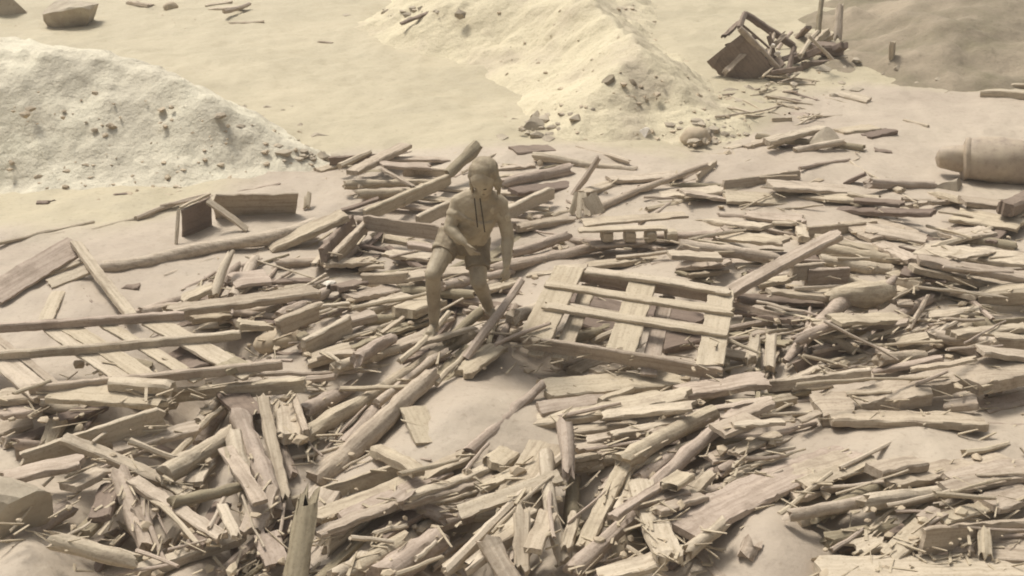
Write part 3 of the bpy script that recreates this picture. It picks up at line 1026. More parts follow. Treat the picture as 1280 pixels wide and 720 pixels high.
# ------------------------------------------------------------------ the traced pieces, from the bottom of the pile up
# kind (p plank, e plank on edge, b beam, g log, s stick), both ends in the view, width, thickness, options; dark rows just before @main_pallet are boards added as its inner shade
TABLE = '''
@buried_pallet
@crate
@pipe
s -4 305 118 277 6 5
s 20 305 80 291 4 3
s 114 288 216 264 5 4
s 170 273 262 243 7 5
s 200 258 262 244 4 3
s 248 250 350 230 7 5
s 300 247 345 236 4 3
p 383 266 385 240 8 6 l2=.15 mat=pale
p 140 244 164 242 8 3 mat=dark
p 40 254 70 253 10 4 mat=dark
p 150 362 175 360 16 8 mat=dark
s 171 388 215 373 4 3
s 225 365 270 340 6 4
s 330 361 366 338 5 4
s 132 325 148 313 3 2
s 333 282 364 271 4 3
p 286 352 337 346 50 4 mat=plank
g 266 370 289 317 13 9 l2=.14 mat=pale
s 205 345 275 322 5 4
p 225 376 275 355 22 6
p 335 312 432 268 26 9 l2=.12
e 402 321 441 276 18 8 mat=dark
e 415 326 458 283 18 8
p 395 214 430 205 14 5
s 424 208 463 190 8 6
p 440 216 508 182 16 7 l2=.1
s 462 200 515 190 4 3
e 502 216 562 217 14 6
g 430 231 562 229 10 9
p 470 206 540 209 20 4
p 480 199 560 200 18 4
g 560 218 594 185 13 16 l2=.22 mat=bark
@back_pallet
g 627 231 712 212 14 15
g 667 195 795 213 11 9
s 722 186 786 202 8 6
p 640 190 690 187 26 7 mat=dark
p 610 212 668 206 22 4
p 640 240 716 231 20 5 mat=dark
@slat_fan
s 717 243 749 196 8 7 l2=.35
p 726 243 790 223 16 6
g 748 260 884 207 9 7 l2=.08
s 800 234 870 214 6 4
s 810 262 957 230 8 6
s 850 224 884 207 6 5
p 760 225 850 218 24 5
p 818 245 905 237 30 5
e 900 232 1002 218 13 6
s 870 252 955 232 5 4
p 1054 230 1083 217 16 5 mat=dark l2=.12
p 957 178 1032 160 14 6 l2=.05
p 905 188 960 177 16 5
p 930 185 975 170 12 5
p 960 184 985 172 20 5
p 885 195 940 189 12 4
p 1048 165 1095 160 30 5
p 1080 172 1118 163 22 5 mat=dark
p 971 103 1020 105 14 4 mat=pale
p 1046 118 1088 127 22 5
s 990 116 1022 126 5 4 mat=dark
s 960 122 1000 127 6 4 mat=dark
p 1092 188 1115 191 12 4 mat=dark
s 1000 210 1062 200 5 4
g 1085 229 1168 232 12 10
p 1166 242 1212 254 18 6
p 1090 224 1130 240 10 5
p 1200 250 1282 262 26 6
p 1255 262 1290 245 20 16 mat=dark
p 1225 106 1290 107 12 5
@edge_pallet
p 640 286 716 274 14 9
g 632 290 818 309 11 9
p 850 240 930 251 26 4
p 905 246 1000 252 30 4
p 960 231 1060 238 30 5
p 1000 243 1100 250 30 5
s 1060 243 1130 253 6 4
p 1048 262 1168 267 16 6 mat=dark
p 1066 250 1132 256 14 5 mat=dark
e 1008 291 1096 282 16 6
p 1064 291 1130 283 60 5
s 985 262 1035 281 6 4
p 1005 300 998 272 14 8 mat=pale
p 880 275 960 284 22 5
p 930 268 1010 276 20 5
p 900 295 985 302 24 5
s 860 300 930 288 5 4
p 1190 268 1280 282 40 5
p 1180 296 1240 288 30 5
s 1166 311 1286 262 9 6
p 1080 285 1160 300 26 5
g 848 308 975 325 18 14
g 1018 311 1132 326 17 13
g 1025 326 1114 338 16 16
p 1018 296 1105 316 14 6
p 1140 312 1290 326 46 6
p 1146 324 1290 349 22 8
p 1137 334 1290 364 24 9
p 1100 304 1145 327 22 6
e 1008 348 1060 345 24 8
e 984 341 1030 338 20 8
g 640 317 710 294 13 12
g 612 339 768 305 15 12
p 660 342 735 336 22 5
p 731 333 838 320 18 6
p 835 318 900 322 24 6
p 845 332 915 328 26 5
s 770 322 850 312 6 4
p 845 345 900 340 28 6 mat=dark
p 930 342 985 352 24 5 mat=dark
p 940 356 1000 346 24 5
p 920 372 1030 378 16 6 mat=dark
p 960 364 1050 372 16 6
p 1110 360 1170 345 22 5
p 1160 352 1235 358 26 5
b 1223 372 1292 366 26 22
p 1165 358 1225 372 12 6 mat=pale
s 1210 374 1241 399 8 6
s 1136 412 1160 369 7 5
p 1110 378 1150 380 14 5
p 1160 395 1225 388 20 5
p 1040 400 1130 398 30 5
@forked_log
p 1186 419 1290 409 18 7
e 1236 428 1290 432 18 8
s 1166 420 1200 400 6 5
p 1110 430 1170 418 20 5
g 1166 427 1226 441 20 18
p 1222 438 1290 446 24 7
p 1052 423 1130 459 18 7
s 1085 424 1120 410 7 5
s 1060 410 1110 400 7 5
g 1098 450 1155 446 18 16
p 1010 440 1064 428 16 6
p 1030 455 1090 447 18 6
p 1090 466 1180 448 16 6
b 938 456 944 420 14 12 l2=.12 mat=pale
b 962 463 964 418 13 12 l2=.14 mat=pale
p 900 440 940 448 20 6
s 905 412 985 398 8 6
s 905 425 975 413 6 4
p 930 392 1005 402 16 6 mat=dark
p 845 492 962 474 36 9
e 958 483 1090 467 15 8
p 985 478 1030 455 10 6
s 990 487 1040 482 7 5
s 1010 475 1060 468 5 4
b 1034 523 1232 528 36 11 z=.07
@wavy_slab
p 1225 512 1290 498 26 6
p 1180 508 1225 504 20 10
s 1235 530 1290 532 6 4
p 500 347 590 338 26 5
g 553 357 640 340 12 10
g 500 364 590 369 14 11 mat=bark
e 452 349 512 346 14 7
p 480 316 545 323 22 5
p 440 336 480 330 22 5
p 505 305 548 311 12 6
p 400 330 470 326 20 6
p 430 372 500 360 30 7
p 455 390 510 372 26 12
p 500 392 545 376 34 12
p 415 362 455 352 22 6 mat=dark
p 425 404 470 393 20 10
s 430 424 500 400 6 4
s 470 415 530 392 7 5
s 440 385 540 366 6 4
g 445 450 490 424 17 15
p 484 440 536 420 20 12
g 640 396 700 378 18 16
g 620 420 680 418 18 16
p 596 366 650 352 14 6
s 590 385 640 395 8 6
p 205 390 400 364 20 10
p 268 399 356 382 26 12
e 340 413 404 386 22 9
p 289 405 342 408 18 8
p 230 400 290 392 22 7
e 378 436 440 404 24 9
p 384 452 440 436 26 8
p 395 446 445 440 12 5
s 400 440 425 452 5 4
s 232 492 420 470 10 8
s 330 482 500 457 9 7
s 420 470 588 442 9 7
g 425 520 592 414 18 17
g 377 517 440 484 20 18
g 380 546 450 504 22 20
g 430 560 470 512 22 18
p 520 504 592 436 30 12 mat=bark
p 575 470 626 432 26 8
g 470 505 560 440 12 10
s 500 452 560 392 8 7
s 520 420 566 398 8 6
s 582 448 652 350 11 9 l2=.10
s 545 480 598 425 7 6
s 424 486 537 480 7 5 mat=pale
b 468 562 524 590 18 14
s 545 548 600 530 4 3
p 694 457 740 445 22 9
p 714 467 760 449 22 9
p 741 466 792 455 18 8
p 675 488 858 474 46 8 mat=pale
p 672 512 760 500 24 8
e 745 513 790 497 30 10
p 765 505 830 494 24 7
g 586 566 678 481 16 12
p 655 530 866 492 26 9
p 750 520 870 507 20 6
p 705 541 800 528 18 7
p 730 552 820 536 16 7
p 715 562 790 547 16 7
p 760 545 860 524 14 7
p 820 548 880 520 26 9
s 700 520 775 505 6 4
s 745 570 800 548 8 6
p 716 575 750 568 14 7
p 712 588 756 580 14 7
g 774 577 892 517 22 20
g 798 600 843 566 18 16
g 814 612 920 515 18 16
p 905 527 966 503 18 8
p 895 540 945 523 30 6
s 916 550 1020 529 9 6
p 930 560 985 545 20 6
p 885 575 945 555 20 6
g 898 591 956 566 16 14
s 906 604 980 565 10 7
p 852 628 888 590 18 8
p 848 664 1068 564 52 9
p 980 600 1060 572 34 7
p 984 624 1054 602 24 7
p 1000 608 1096 574 22 6
s 1050 585 1130 548 6 5
g 984 645 1090 625 16 15
g 1083 629 1206 611 22 17 j=.08
p 1096 603 1252 571 38 10
s 1094 640 1262 626 9 6 mat=pale
p 1090 590 1150 578 30 12
s 1155 575 1180 552 7 6
s 1160 577 1192 545 8 7
s 1204 566 1262 555 9 6
p 1190 602 1290 582 36 7
p 1180 612 1290 590 24 7
p 1215 626 1290 600 18 7
p 1148 655 1180 636 22 7
p 1172 652 1262 626 18 7
p 1232 632 1290 612 40 8
e 1150 676 1290 665 34 8
p 1180 682 1290 690 50 6
p 1042 688 1132 659 16 7 mat=dark
p 1060 690 1112 672 30 6
p 1108 700 1156 654 26 9 mat=pale
b 1184 690 1224 688 30 26
p 1232 706 1230 656 16 8 mat=pale l2=.08
b 1020 716 1290 712 60 16 mat=pale
s 840 682 872 722 9 7
g 858 690 906 654 18 16
p -6 497 56 492 34 8 z=.22
p -6 514 54 507 34 8 z=.17
p -6 540 40 524 30 9
p 215 440 262 452 40 8 mat=dark
p 225 462 300 448 24 8 mat=dark
p 270 446 300 462 30 8 mat=bark
@long_pallet
p 54 490 216 499 40 7 z=.27 mat=pale
b 133 480 219 486 18 14 z=.31 mat=pale
s 296 470 470 462 7 5
e 214 494 384 480 18 9
p 60 530 130 505 22 8 mat=dark
g 60 560 72 530 22 22
e 24 584 209 522 34 8 z=.06 z2=.16 mat=pale
p -6 602 110 575 30 8
p 138 562 250 533 24 8
s 120 590 190 560 7 5
s 214 573 283 506 9 7
g 249 530 274 496 18 16
p 280 482 322 524 34 9 mat=dark
p 328 492 357 628 15 8 l1=.05
b 356 500 362 552 30 16
p 368 498 384 545 8 16
g 206 594 295 541 25 23
s 160 552 220 572 9 7
p 240 606 258 580 22 8
p 270 600 295 576 18 8
g 297 519 344 640 24 22
g 295 548 312 655 24 20
p 76 546 230 613 17 10
g 18 680 86 634 26 26
g 66 675 168 702 22 20
p 84 610 132 588 26 10
p 100 670 146 622 22 10 mat=bark
p 124 650 140 606 26 10 mat=dark
g 148 592 184 684 27 22
s 180 628 206 702 8 7
s 172 612 250 682 8 6
p 164 599 280 674 18 10
g 214 628 304 608 16 12 mat=bark
s 280 620 262 660 6 5
p 276 630 296 672 12 8
p 312 672 336 606 30 8
p 330 700 362 640 20 8 mat=dark
b 166 716 308 670 18 14
s 274 716 356 644 12 9
p 350 716 330 660 30 9
p 380 658 432 638 20 12 mat=bark
p 390 640 410 612 40 8
p 404 672 436 656 14 9
p 384 650 590 566 26 8
p 424 650 560 588 22 8
p 392 668 520 622 20 8
p 500 632 642 588 14 9
p 506 622 630 578 14 9 mat=pale
p 510 642 640 600 13 9 mat=pale
p 514 652 630 612 13 9
p 506 668 636 624 22 10
p 488 634 512 608 22 5
p 470 676 520 640 26 10 mat=dark
p 612 586 642 564 30 12
p 640 640 690 556 60 10
p 655 612 700 596 20 7
g 432 724 506 678 32 28
g 474 726 546 676 38 34
p 544 700 584 672 12 8
s 540 712 590 680 9 8
p 556 714 668 638 16 10
p 576 716 676 646 16 10
p 600 690 664 652 16 10
s 556 716 716 558 13 10 bd=6
g 682 566 706 704 18 17
g 706 530 710 592 20 14 l1=.08
b 652 722 652 632 20 14 l2=.1
g 612 676 642 728 26 24 l1=.08
p 665 690 686 640 22 8
p 706 690 720 640 14 8
p 728 688 780 582 20 10
p 780 640 800 600 26 8
g 714 716 798 638 23 20
p 800 600 840 702 34 12 mat=pale
p 780 632 860 612 20 8
p 760 650 840 600 12 8
p 820 640 880 620 18 8
p 745 722 832 700 30 10
p 830 612 862 590 24 8
g 392 604 540 468 30 22 k=.06
p 516 508 536 556 34 6 mat=pale
@split_stump
g 939 680 932 700 24 22 l1=.04
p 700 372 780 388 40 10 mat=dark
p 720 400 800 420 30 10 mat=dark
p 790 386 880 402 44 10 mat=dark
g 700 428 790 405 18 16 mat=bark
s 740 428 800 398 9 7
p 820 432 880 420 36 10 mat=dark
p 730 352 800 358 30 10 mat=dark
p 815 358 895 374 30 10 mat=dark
@main_pallet
p 893 377 1054 290 17 9 l2=.12
@tank
@wreck
p 934 96 946 80 12 5 mat=pale
g 1028 -6 1023 44 6 6 l1=.55 l2=0 mat=bark
g 1050 6 1047 48 9 9 l1=.5 l2=0
e 992 72 1040 45 8 5
e 1006 68 1036 38 7 5
p 996 50 1011 34 8 4 mat=dark l2=.3
p 1010 60 1050 62 26 12 mat=dark
p 1022 76 1060 72 10 6 mat=pale
p 1030 70 1056 56 12 8 mat=dark
e 985 78 1030 60 8 5 mat=dark
s 1000 70 1022 40 6 5 l2=.25
s 1040 74 1012 46 5 4 l2=.2
e 1000 82 1052 78 9 6 mat=dark
p 960 92 1000 86 16 6 mat=dark
s 972 62 990 40 5 4 l2=.2
p 1114 76 1116 50 14 6 l2=.2
p 1119 77 1154 67 10 5
s 30 103 52 94 4 3
p 255 8 292 3 8 4
p 262 12 305 9 10 4 mat=pale
s 280 14 312 5 6 5
s 288 30 330 27 5 4
s 398 53 416 54 4 3
p 162 4 190 8 12 5
s 475 125 490 127 3 2
p 500 30 560 8 6 3 mat=dark
s 578 54 592 55 5 4 mat=dark
e 1225 118 1290 121 10 5
s 1130 150 1160 158 5 4
s 205 225 226 236 5 4
'''


def parse(line):
    f = line.split()
    k = f[0]
    nums = [float(a) for a in f[1:7]]
    o, mat = {}, None
    for a in f[7:]:
        kk, vv = a.split('=')
        if kk == 'mat':
            mat = vv
        else:
            o[kk] = float(vv)
    return k, nums, o, mat


ROWS = [l for l in TABLE.strip().split('\n')]
HERO = [parse(l)[1] for l in ROWS if l[0] != '@']


def main_angle(x, y):
    best, s = 0, []
    for h in HERO:
        mx, my = (h[0] + h[2]) / 2, (h[1] + h[3]) / 2
        s.append(((mx - x) ** 2 + ((my - y) * 1.6) ** 2, math.atan2(-(h[3] - h[1]), h[2] - h[0])))
    s.sort()
    return random.choice(s[:3])[1]


FIELD = [(396, 206), (520, 192), (700, 192), (820, 205), (960, 180), (1060, 175), (1090, 205), (1180, 245), (1278, 262), (1278, 715), (4, 715), (4, 480), (60, 470),
         (170, 400), (250, 330), (330, 300), (400, 250)]
FLATS = [[(470, 520), (560, 480), (650, 470), (680, 500), (600, 560), (480, 560)], [(1030, 530), (1270, 530), (1270, 560), (1060, 600), (960, 560)],
         [(900, 640), (1010, 640), (1050, 715), (890, 715)], [(0, 690), (150, 690), (170, 720), (0, 720)], [(330, 240), (400, 240), (400, 275), (300, 275)], [(690, 350), (890, 372), (880, 445), (670, 420)], [(210, 430), (280, 420), (335, 450), (240, 465)]]


def in_poly(x, y, poly):
    return float(inside_dist(np.array([float(x)]), np.array([float(y)]), poly)[0])


def filler(n, top=False, region=None):
    k = 0
    region = region or FIELD
    while k < n:
        x, y = random.uniform(0, 1280), random.uniform(70, 716)
        if in_poly(x, y, region) < 0 or any(in_poly(x, y, f) > -6 for f in FLATS):
            continue
        if 440 < x < 700 and 480 < y < 560 and random.random() < .6:
            continue
        s = ppm(at_z(x, y))
        a = main_angle(x, y) + random.gauss(0, .22)
        L = random.lognormvariate(math.log(.42 if not top else .34), .4) * s
        dx, dy = math.cos(a) * L / 2, -math.sin(a) * L / 2 * .75
        c = random.random()
        o = {}
        mat = random.choice([None, None, 'dark', 'dark', 'pale', None, 'bark']) if not top else random.choice([None, 'pale', None])  # extra dark pieces in the lower layers put shade into the gaps
        if top:
            c = .6 if c < .75 else .3
        else:
            o['k'] = random.uniform(0, .03)
        if c < .5:
            piece('p' if random.random() < .8 else 'e', x - dx, y - dy, x + dx, y + dy, random.choice([random.uniform(.03, .07), random.uniform(.05, .13)]) * s, random.uniform(.015, .04) * s, o, mat=mat)
        elif c < .78:
            d = random.uniform(.016, .038) * s
            piece('s', x - dx, y - dy, x + dx, y + dy, d, d * .75, o, mat=mat if mat != 'dark' else None)
        else:
            d = random.uniform(.06, .12) * s
            piece('g', x - dx, y - dy, x + dx, y + dy, d, d * .85, o, mat=mat if mat == 'bark' else None)
        k += 1


ROCKS = [(44, 4, 138, 48, 'large pale grey boulder with a shaded face in the top left corner', 5, 'rock', 'boulder', .8),
         (-40, 594, 80, 656, 'grey boulder cut by the left edge beside crossing logs', 12, 'rock', 'boulder', .7),
         (748, 667, 814, 716, 'round mud-coated boulder between logs at the bottom edge', 21, 'lump', 'boulder', .8),
         (318, 412, 382, 440, 'rounded sack-like mud lump beside the three-rail pallet', 33, 'lump', 'lump', .7),
         (1003, 166, 1052, 197, 'dark rounded mud lump under a raised plank end', 36, 'rock', 'lump', .8),
         (1170, 226, 1207, 246, 'pale block of dried mud left of and below the drum', 37, 'rock', 'lump', .8),
         (752, 96, 773, 108, 'dark round stone on the cream earth mound, left of a pair', 41, 'bank', 'stone', .8),
         (779, 97, 795, 110, 'dark stone on the cream earth mound, right of a pair', 42, 'bank', 'stone', .8),
         (796, 163, 814, 179, 'bright white angular stone at the foot of the cream earth mound', 43, 'plastic', 'stone', .8),
         (640, 146, 690, 176, 'cracked brown clod at the left foot of the cream earth mound', 44, 'rock', 'clod', .6),
         (394, 352, 420, 374, 'crumpled white-flecked lump above the wedge plank left of the person', 45, 'plastic', 'lump', .8),
         (204, 3, 222, 14, 'brown stone lying on the far mud near the top edge', 46, 'lump', 'stone', .8),
         (-30, -6, 46, 38, 'low grey mud clod cut by the top left corner', 47, 'rock', 'clod', .6),
         (850, 160, 888, 184, 'crumbling heap of brown clods at the right foot of the cream mound', 48, 'lump', 'clod', .7)]

filler(270)
filler(75, False, [(830, 300), (1278, 300), (1278, 715), (760, 715), (720, 560)])
filler(90, False, [(820, 225), (1060, 205), (1278, 265), (1278, 480), (900, 470), (880, 330)])
filler(40, False, [(180, 400), (330, 300), (420, 300), (430, 440), (300, 470)])
filler(30, False, [(400, 215), (560, 195), (860, 205), (850, 300), (640, 330), (420, 300)])
filler(40, False, [(400, 300), (560, 300), (660, 360), (640, 440), (420, 470)])
for (x1, y1, x2, y2, lb, sd, mt, ct, dp) in ROCKS:
    rock(x1, y1, x2, y2, lb, mt, sd, {'lump': 'mud_lump'}.get(ct, ct), ct, mt != 'lump', .22, .3, dp, .24 if sd == 12 else 0)
for l in ROWS:
    if l[0] == '@':
        SPECIAL[l[1:]]()
    else:
        k, a, o, mat = parse(l)
        piece(k, *a, o, mat=mat)
filler(70, True)
filler(60, True, [(830, 240), (1278, 270), (1278, 700), (960, 620), (900, 470)])
filler(26, True, [(900, 70), (1000, 92), (1060, 125), (1010, 170), (930, 150)])
# ------------------------------------------------------------------ the person
def capsule(bm, p, q, r1, r2, seg=14, flat=None, round_=True):
    """closed tapered capsule from p to q; flat = (axis, factor) squeezes it across that axis"""
    p, q = np.asarray(p, float), np.asarray(q, float)
    ax = q - p
    L = np.linalg.norm(ax)
    d = ax / L
    ref = np.array([0, 1.0, 0]) if abs(d[1]) < .9 else np.array([1.0, 0, 0])
    a = np.cross(ref, d)
    a /= np.linalg.norm(a)
    b = np.cross(d, a)
    prof = []
    if round_:
        for t in np.linspace(-math.pi / 2, 0, 5)[1:]:
            prof.append((math.sin(t) * r1, math.cos(t) * r1))
        for t in np.linspace(0, math.pi / 2, 5)[:-1]:
            prof.append((L + math.sin(t) * r2, math.cos(t) * r2))
    else:
        prof = [(0, r1), (L, r2)]
    rings = []
    for (x, r) in prof:
        ring = []
        for j in range(seg):
            an = 2 * math.pi * j / seg
            o = (a * math.cos(an) + b * math.sin(an)) * r
            if flat is not None:
                f = np.asarray(flat[0], float)
                f = f / np.linalg.norm(f)
                o = o - f * (o @ f) * (1 - flat[1])
            ring.append(bm.verts.new(tuple(p + d * x + o)))
        rings.append(ring)
    for r0, r1_ in zip(rings[:-1], rings[1:]):
        for j in range(seg):
            bm.faces.new((r0[j], r0[(j + 1) % seg], r1_[(j + 1) % seg], r1_[j]))
    bm.faces.new(rings[0][::-1])
    bm.faces.new(rings[-1])


def ellipsoid(bm, c, axes, radii):
    m = bmesh.ops.create_icosphere(bm, subdivisions=3, radius=1)
    A = np.array([np.asarray(x, float) / np.linalg.norm(x) for x in axes])
    for v in m['verts']:
        p = np.array(v.co) * np.array(radii)
        v.co = tuple(np.asarray(c) + p @ A)


def remesh(name, bm, voxel, mat, parent, smooth=4, lump=0.0):
    me = bpy.data.meshes.new(name)
    bmesh.ops.recalc_face_normals(bm, faces=bm.faces)
    bm.to_mesh(me)
    bm.free()
    o = link(name, me, M[mat])
    r = o.modifiers.new('r', 'REMESH')
    r.mode = 'VOXEL'
    r.voxel_size = voxel
    s = o.modifiers.new('s', 'SMOOTH')
    s.factor = .5
    s.iterations = smooth
    dg = bpy.context.evaluated_depsgraph_get()
    dg.update()
    me2 = bpy.data.meshes.new_from_object(o.evaluated_get(dg))
    o.modifiers.clear()
    o.data = me2
    if not me2.materials:
        me2.materials.append(M[mat])
    me2.polygons.foreach_set('use_smooth', [True] * len(me2.polygons))
    if lump:
        co = np.zeros(len(me2.vertices) * 3)
        me2.vertices.foreach_get('co', co)
        no = np.array([v.normal[:] for v in me2.vertices])
        co = co.reshape(-1, 3)
        dsp = fbm(co[:, 0] + co[:, 1] * .7, co[:, 2] + co[:, 1] * .4, 14, 3, 77)
        co += no * (dsp * lump)[:, None]
        me2.vertices.foreach_set('co', co.ravel())
        me2.update()
    o.parent = parent
    o.matrix_parent_inverse = Matrix.Translation(-parent.location)
    return o


def person():
    Q = at_y
    hipL, hipR = Q(562, 299, 9.04), Q(596, 302, 9.08)
    kneeL, ankL, toeL = Q(541, 343, 8.74), Q(543, 402, 8.86), Q(534, 424, 8.70)
    kneeR, ankR, toeR = Q(598, 353, 8.86), Q(611, 385, 9.10), Q(623, 395, 8.98)
    pel, waist = Q(579, 300, 9.06), Q(586, 281, 8.99)
    chest, neck0, head = Q(597, 259, 8.88), Q(602, 245, 8.81), Q(605, 224, 8.70)
    shL, shR = Q(573, 253, 8.87), Q(625, 255, 8.86)
    elL, wrL = Q(562, 285, 8.80), Q(580, 303, 8.70)
    elR, wrR = Q(635, 296, 8.84), Q(633, 331, 8.72)
    base = (ankL + ankR) / 2
    base[2] = min(ankL[2], ankR[2]) - .08
    e = empty('person', base, 'stooping person coated head to foot in mud, stepping through the debris', 'person')
    fwd = np.array([-.22, -.74, -.52])
    fwd /= np.linalg.norm(fwd)
    side = np.cross(fwd, [0, 0, 1])
    side /= np.linalg.norm(side)
    upn = np.cross(side, fwd)
    bm = bmesh.new()
    # torso
    sp = waist - pel
    ellipsoid(bm, pel, ([1, 0, .05], [0, 1, 0], sp), (.18, .13, .12))
    capsule(bm, pel, waist, .158, .148, 18, ((0, 1, -.2), .78))
    capsule(bm, waist, chest, .148, .172, 18, ((0, 1, .3), .74))
    capsule(bm, (chest + shL) / 2, (chest + shR) / 2, .115, .115, 18, ((0, 1, .3), .85))
    capsule(bm, shL, neck0 + np.array([0, 0, .03]), .064, .066)
    capsule(bm, shR, neck0 + np.array([0, 0, .03]), .064, .066)
    capsule(bm, neck0 - upn * .05, head - upn * .03, .06, .055)
    # head with brow, nose, chin and ears
    ellipsoid(bm, head + upn * .025, (side, fwd, upn), (.092, .108, .108))
    ellipsoid(bm, head - upn * .045 + fwd * .02, (side, fwd, upn), (.066, .076, .08))
    capsule(bm, head + fwd * .098 + upn * .018, head + fwd * .118 - upn * .022, .010, .016, 10)
    capsule(bm, head + fwd * .092 + upn * .03 - side * .035, head + fwd * .092 + upn * .03 + side * .035, .012, .012, 10)
    capsule(bm, head + fwd * .08 - upn * .062 - side * .016, head + fwd * .08 - upn * .062 + side * .016, .014, .014, 10)
    ellipsoid(bm, head + fwd * .065 - upn * .095, (side, fwd, upn), (.026, .024, .022))
    for s in (-1, 1):
        ellipsoid(bm, head + side * s * .078 - upn * .005, (side, fwd, upn), (.012, .02, .03))
    # legs
    for hip, kn, an, toe in ((hipL, kneeL, ankL, toeL), (hipR, kneeR, ankR, toeR)):
        capsule(bm, hip, kn, .098, .062)
        capsule(bm, kn, kn * .62 + an * .38 + np.array([0, .02, 0]), .059, .058)
        capsule(bm, kn * .62 + an * .38 + np.array([0, .02, 0]), an, .057, .04)
        heel = an + np.array([0, .035, -.045])
        capsule(bm, an, heel, .038, .034)
        ball = an * .35 + toe * .65
        capsule(bm, heel, ball, .034, .036, 12)
        dirf = (toe - ball) / np.linalg.norm(toe - ball)
        ls = np.cross(dirf, [0, 0, 1])
        ls /= np.linalg.norm(ls)
        for i, (o_, l_, r_) in enumerate(((-.03, .055, .014), (-.010, .05, .0105), (.008, .045, .010), (.024, .04, .0095), (.038, .032, .009))):
            capsule(bm, ball + ls * o_, ball + ls * o_ * 1.15 + dirf * l_, r_ * 1.1, r_, 8)
    # arms and hands

    def arm(sh, el, wr, palm_dir, thumb_side, curl):
        capsule(bm, sh, el, .06, .048)
        capsule(bm, el, el * .6 + wr * .4, .048, .046)
        capsule(bm, el * .6 + wr * .4, wr, .045, .03)
        pd = palm_dir / np.linalg.norm(palm_dir)
        ts = thumb_side - pd * (thumb_side @ pd)
        ts = ts / np.linalg.norm(ts)
        nrm = np.cross(pd, ts)
        pe = wr + pd * .085
        capsule(bm, wr, pe, .026, .036, 12, (nrm, .5))
        for o_, l_ in ((.030, .068), (.010, .078), (-.010, .072), (-.029, .056)):
            k0 = pe + ts * o_ - pd * .008
            k1 = k0 + (pd * .9 + nrm * curl * .4) * l_ * .5 + ts * o_ * .12
            k2 = k1 + (pd * .75 + nrm * curl * .8) * l_ * .5 + ts * o_ * .08
            capsule(bm, k0, k1, .0092, .0085, 8)
            capsule(bm, k1, k2, .0085, .007, 8)
        t0 = wr + pd * .028 + ts * .022
        t1 = t0 + pd * .034 + ts * .032
        capsule(bm, t0, t1, .012, .0105, 8)
        capsule(bm, t1, t1 + pd * .032 + ts * .008 + nrm * curl * .012, .0105, .008, 8)
    arm(shL, elL, wrL, np.array([.55, -.25, -.75]), np.array([.5, -.7, .4]), -1)
    arm(shR, elR, wrR, np.array([.02, -.12, -1]), np.array([-.7, -.7, 0]), 1)
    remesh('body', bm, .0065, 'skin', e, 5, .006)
    # hair hanging over the crown and back of the head
    bm = bmesh.new()
    ellipsoid(bm, head + upn * .055 - fwd * .036, (side, fwd, upn), (.108, .11, .098))
    rs = np.random.default_rng(4)
    for i in range(30):
        a = -2.2 + 4.4 * i / 29
        st = head + upn * .06 + side * math.sin(a) * .075 - fwd * (.02 + math.cos(a) * .06)
        en = head - upn * rs.uniform(.05, .17) + side * math.sin(a) * rs.uniform(.085, .115) - fwd * (.01 + math.cos(a) * .09)
        mid = (st + en) / 2 + side * math.sin(a) * .02 + rs.normal(0, .012, 3)
        capsule(bm, st, mid, .022, .016, 8)
        capsule(bm, mid, en + rs.normal(0, .015, 3), .016, .005, 8)
    remesh('hair', bm, .006, 'hair', e, 2, .012)
    # shorts: pelvis and upper thighs with clean hems
    bm = bmesh.new()
    wtop = pel * .35 + waist * .65
    ellipsoid(bm, pel, ([1, 0, .05], [0, 1, 0], sp), (.196, .146, .125))
    capsule(bm, pel, wtop, .172, .160, 20, ((0, 1, -.2), .80), False)
    for hip, kn, t in ((hipL, kneeL, .42), (hipR, kneeR, .66)):
        capsule(bm, hip + (hip - kn) * .1, hip + (kn - hip) * t, .112, .096, 16, None, False)
        h0 = hip + (kn - hip) * (t - .05)
        capsule(bm, h0, hip + (kn - hip) * (t + .015), .099, .097, 16, None, False)
    remesh('shorts', bm, .0075, 'cloth', e, 2, .018)
    # vest over the chest
    bm = bmesh.new()
    capsule(bm, pel * .45 + waist * .55, chest, .174, .182, 22, ((0, 1, .3), .78), False)
    for s_ in (shL, shR):
        capsule(bm, chest * .4 + s_ * .6, s_ * .62 + (elL if s_ is shL else elR) * .38, .066, .062, 16)
    capsule(bm, (chest * 2 + shL) / 3, (chest * 2 + shR) / 3, .126, .126, 18, ((0, 1, .3), .86))
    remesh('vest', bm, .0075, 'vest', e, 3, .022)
    # two cords from the neck, a loose end below, eyes and mouth
    for k, (x0, x1, yb) in enumerate(((593, 597, 284), (600, 606, 290))):
        pts = [Q(x0 + (x1 - x0) * t, 248 + (yb - 248) * t, 8.695 + .03 * t) for t in np.linspace(0, 1, 9)]
        v, f = tube(np.array(pts), [.0045] * 9, 6)
        o = link('neck_cord', mesh_from('cord', v, f, 60), M['black'], e)
        o.matrix_parent_inverse = Matrix.Translation(-e.location)
    for s in (-1, 1):
        bm = bmesh.new()
        ellipsoid(bm, head + fwd * .095 + upn * .012 + side * s * .031, (side, fwd, upn), (.015, .009, .008))
        me = bpy.data.meshes.new('eye')
        bm.to_mesh(me)
        bm.free()
        o = link('eye', me, M['black'], e)
        o.matrix_parent_inverse = Matrix.Translation(-e.location)
    bm = bmesh.new()
    ellipsoid(bm, head + fwd * .092 - upn * .058, (side, fwd, upn), (.022, .008, .005))
    me = bpy.data.meshes.new('mouth')
    bm.to_mesh(me)
    bm.free()
    o = link('mouth', me, M['cloth'], e)
    o.matrix_parent_inverse = Matrix.Translation(-e.location)


person()


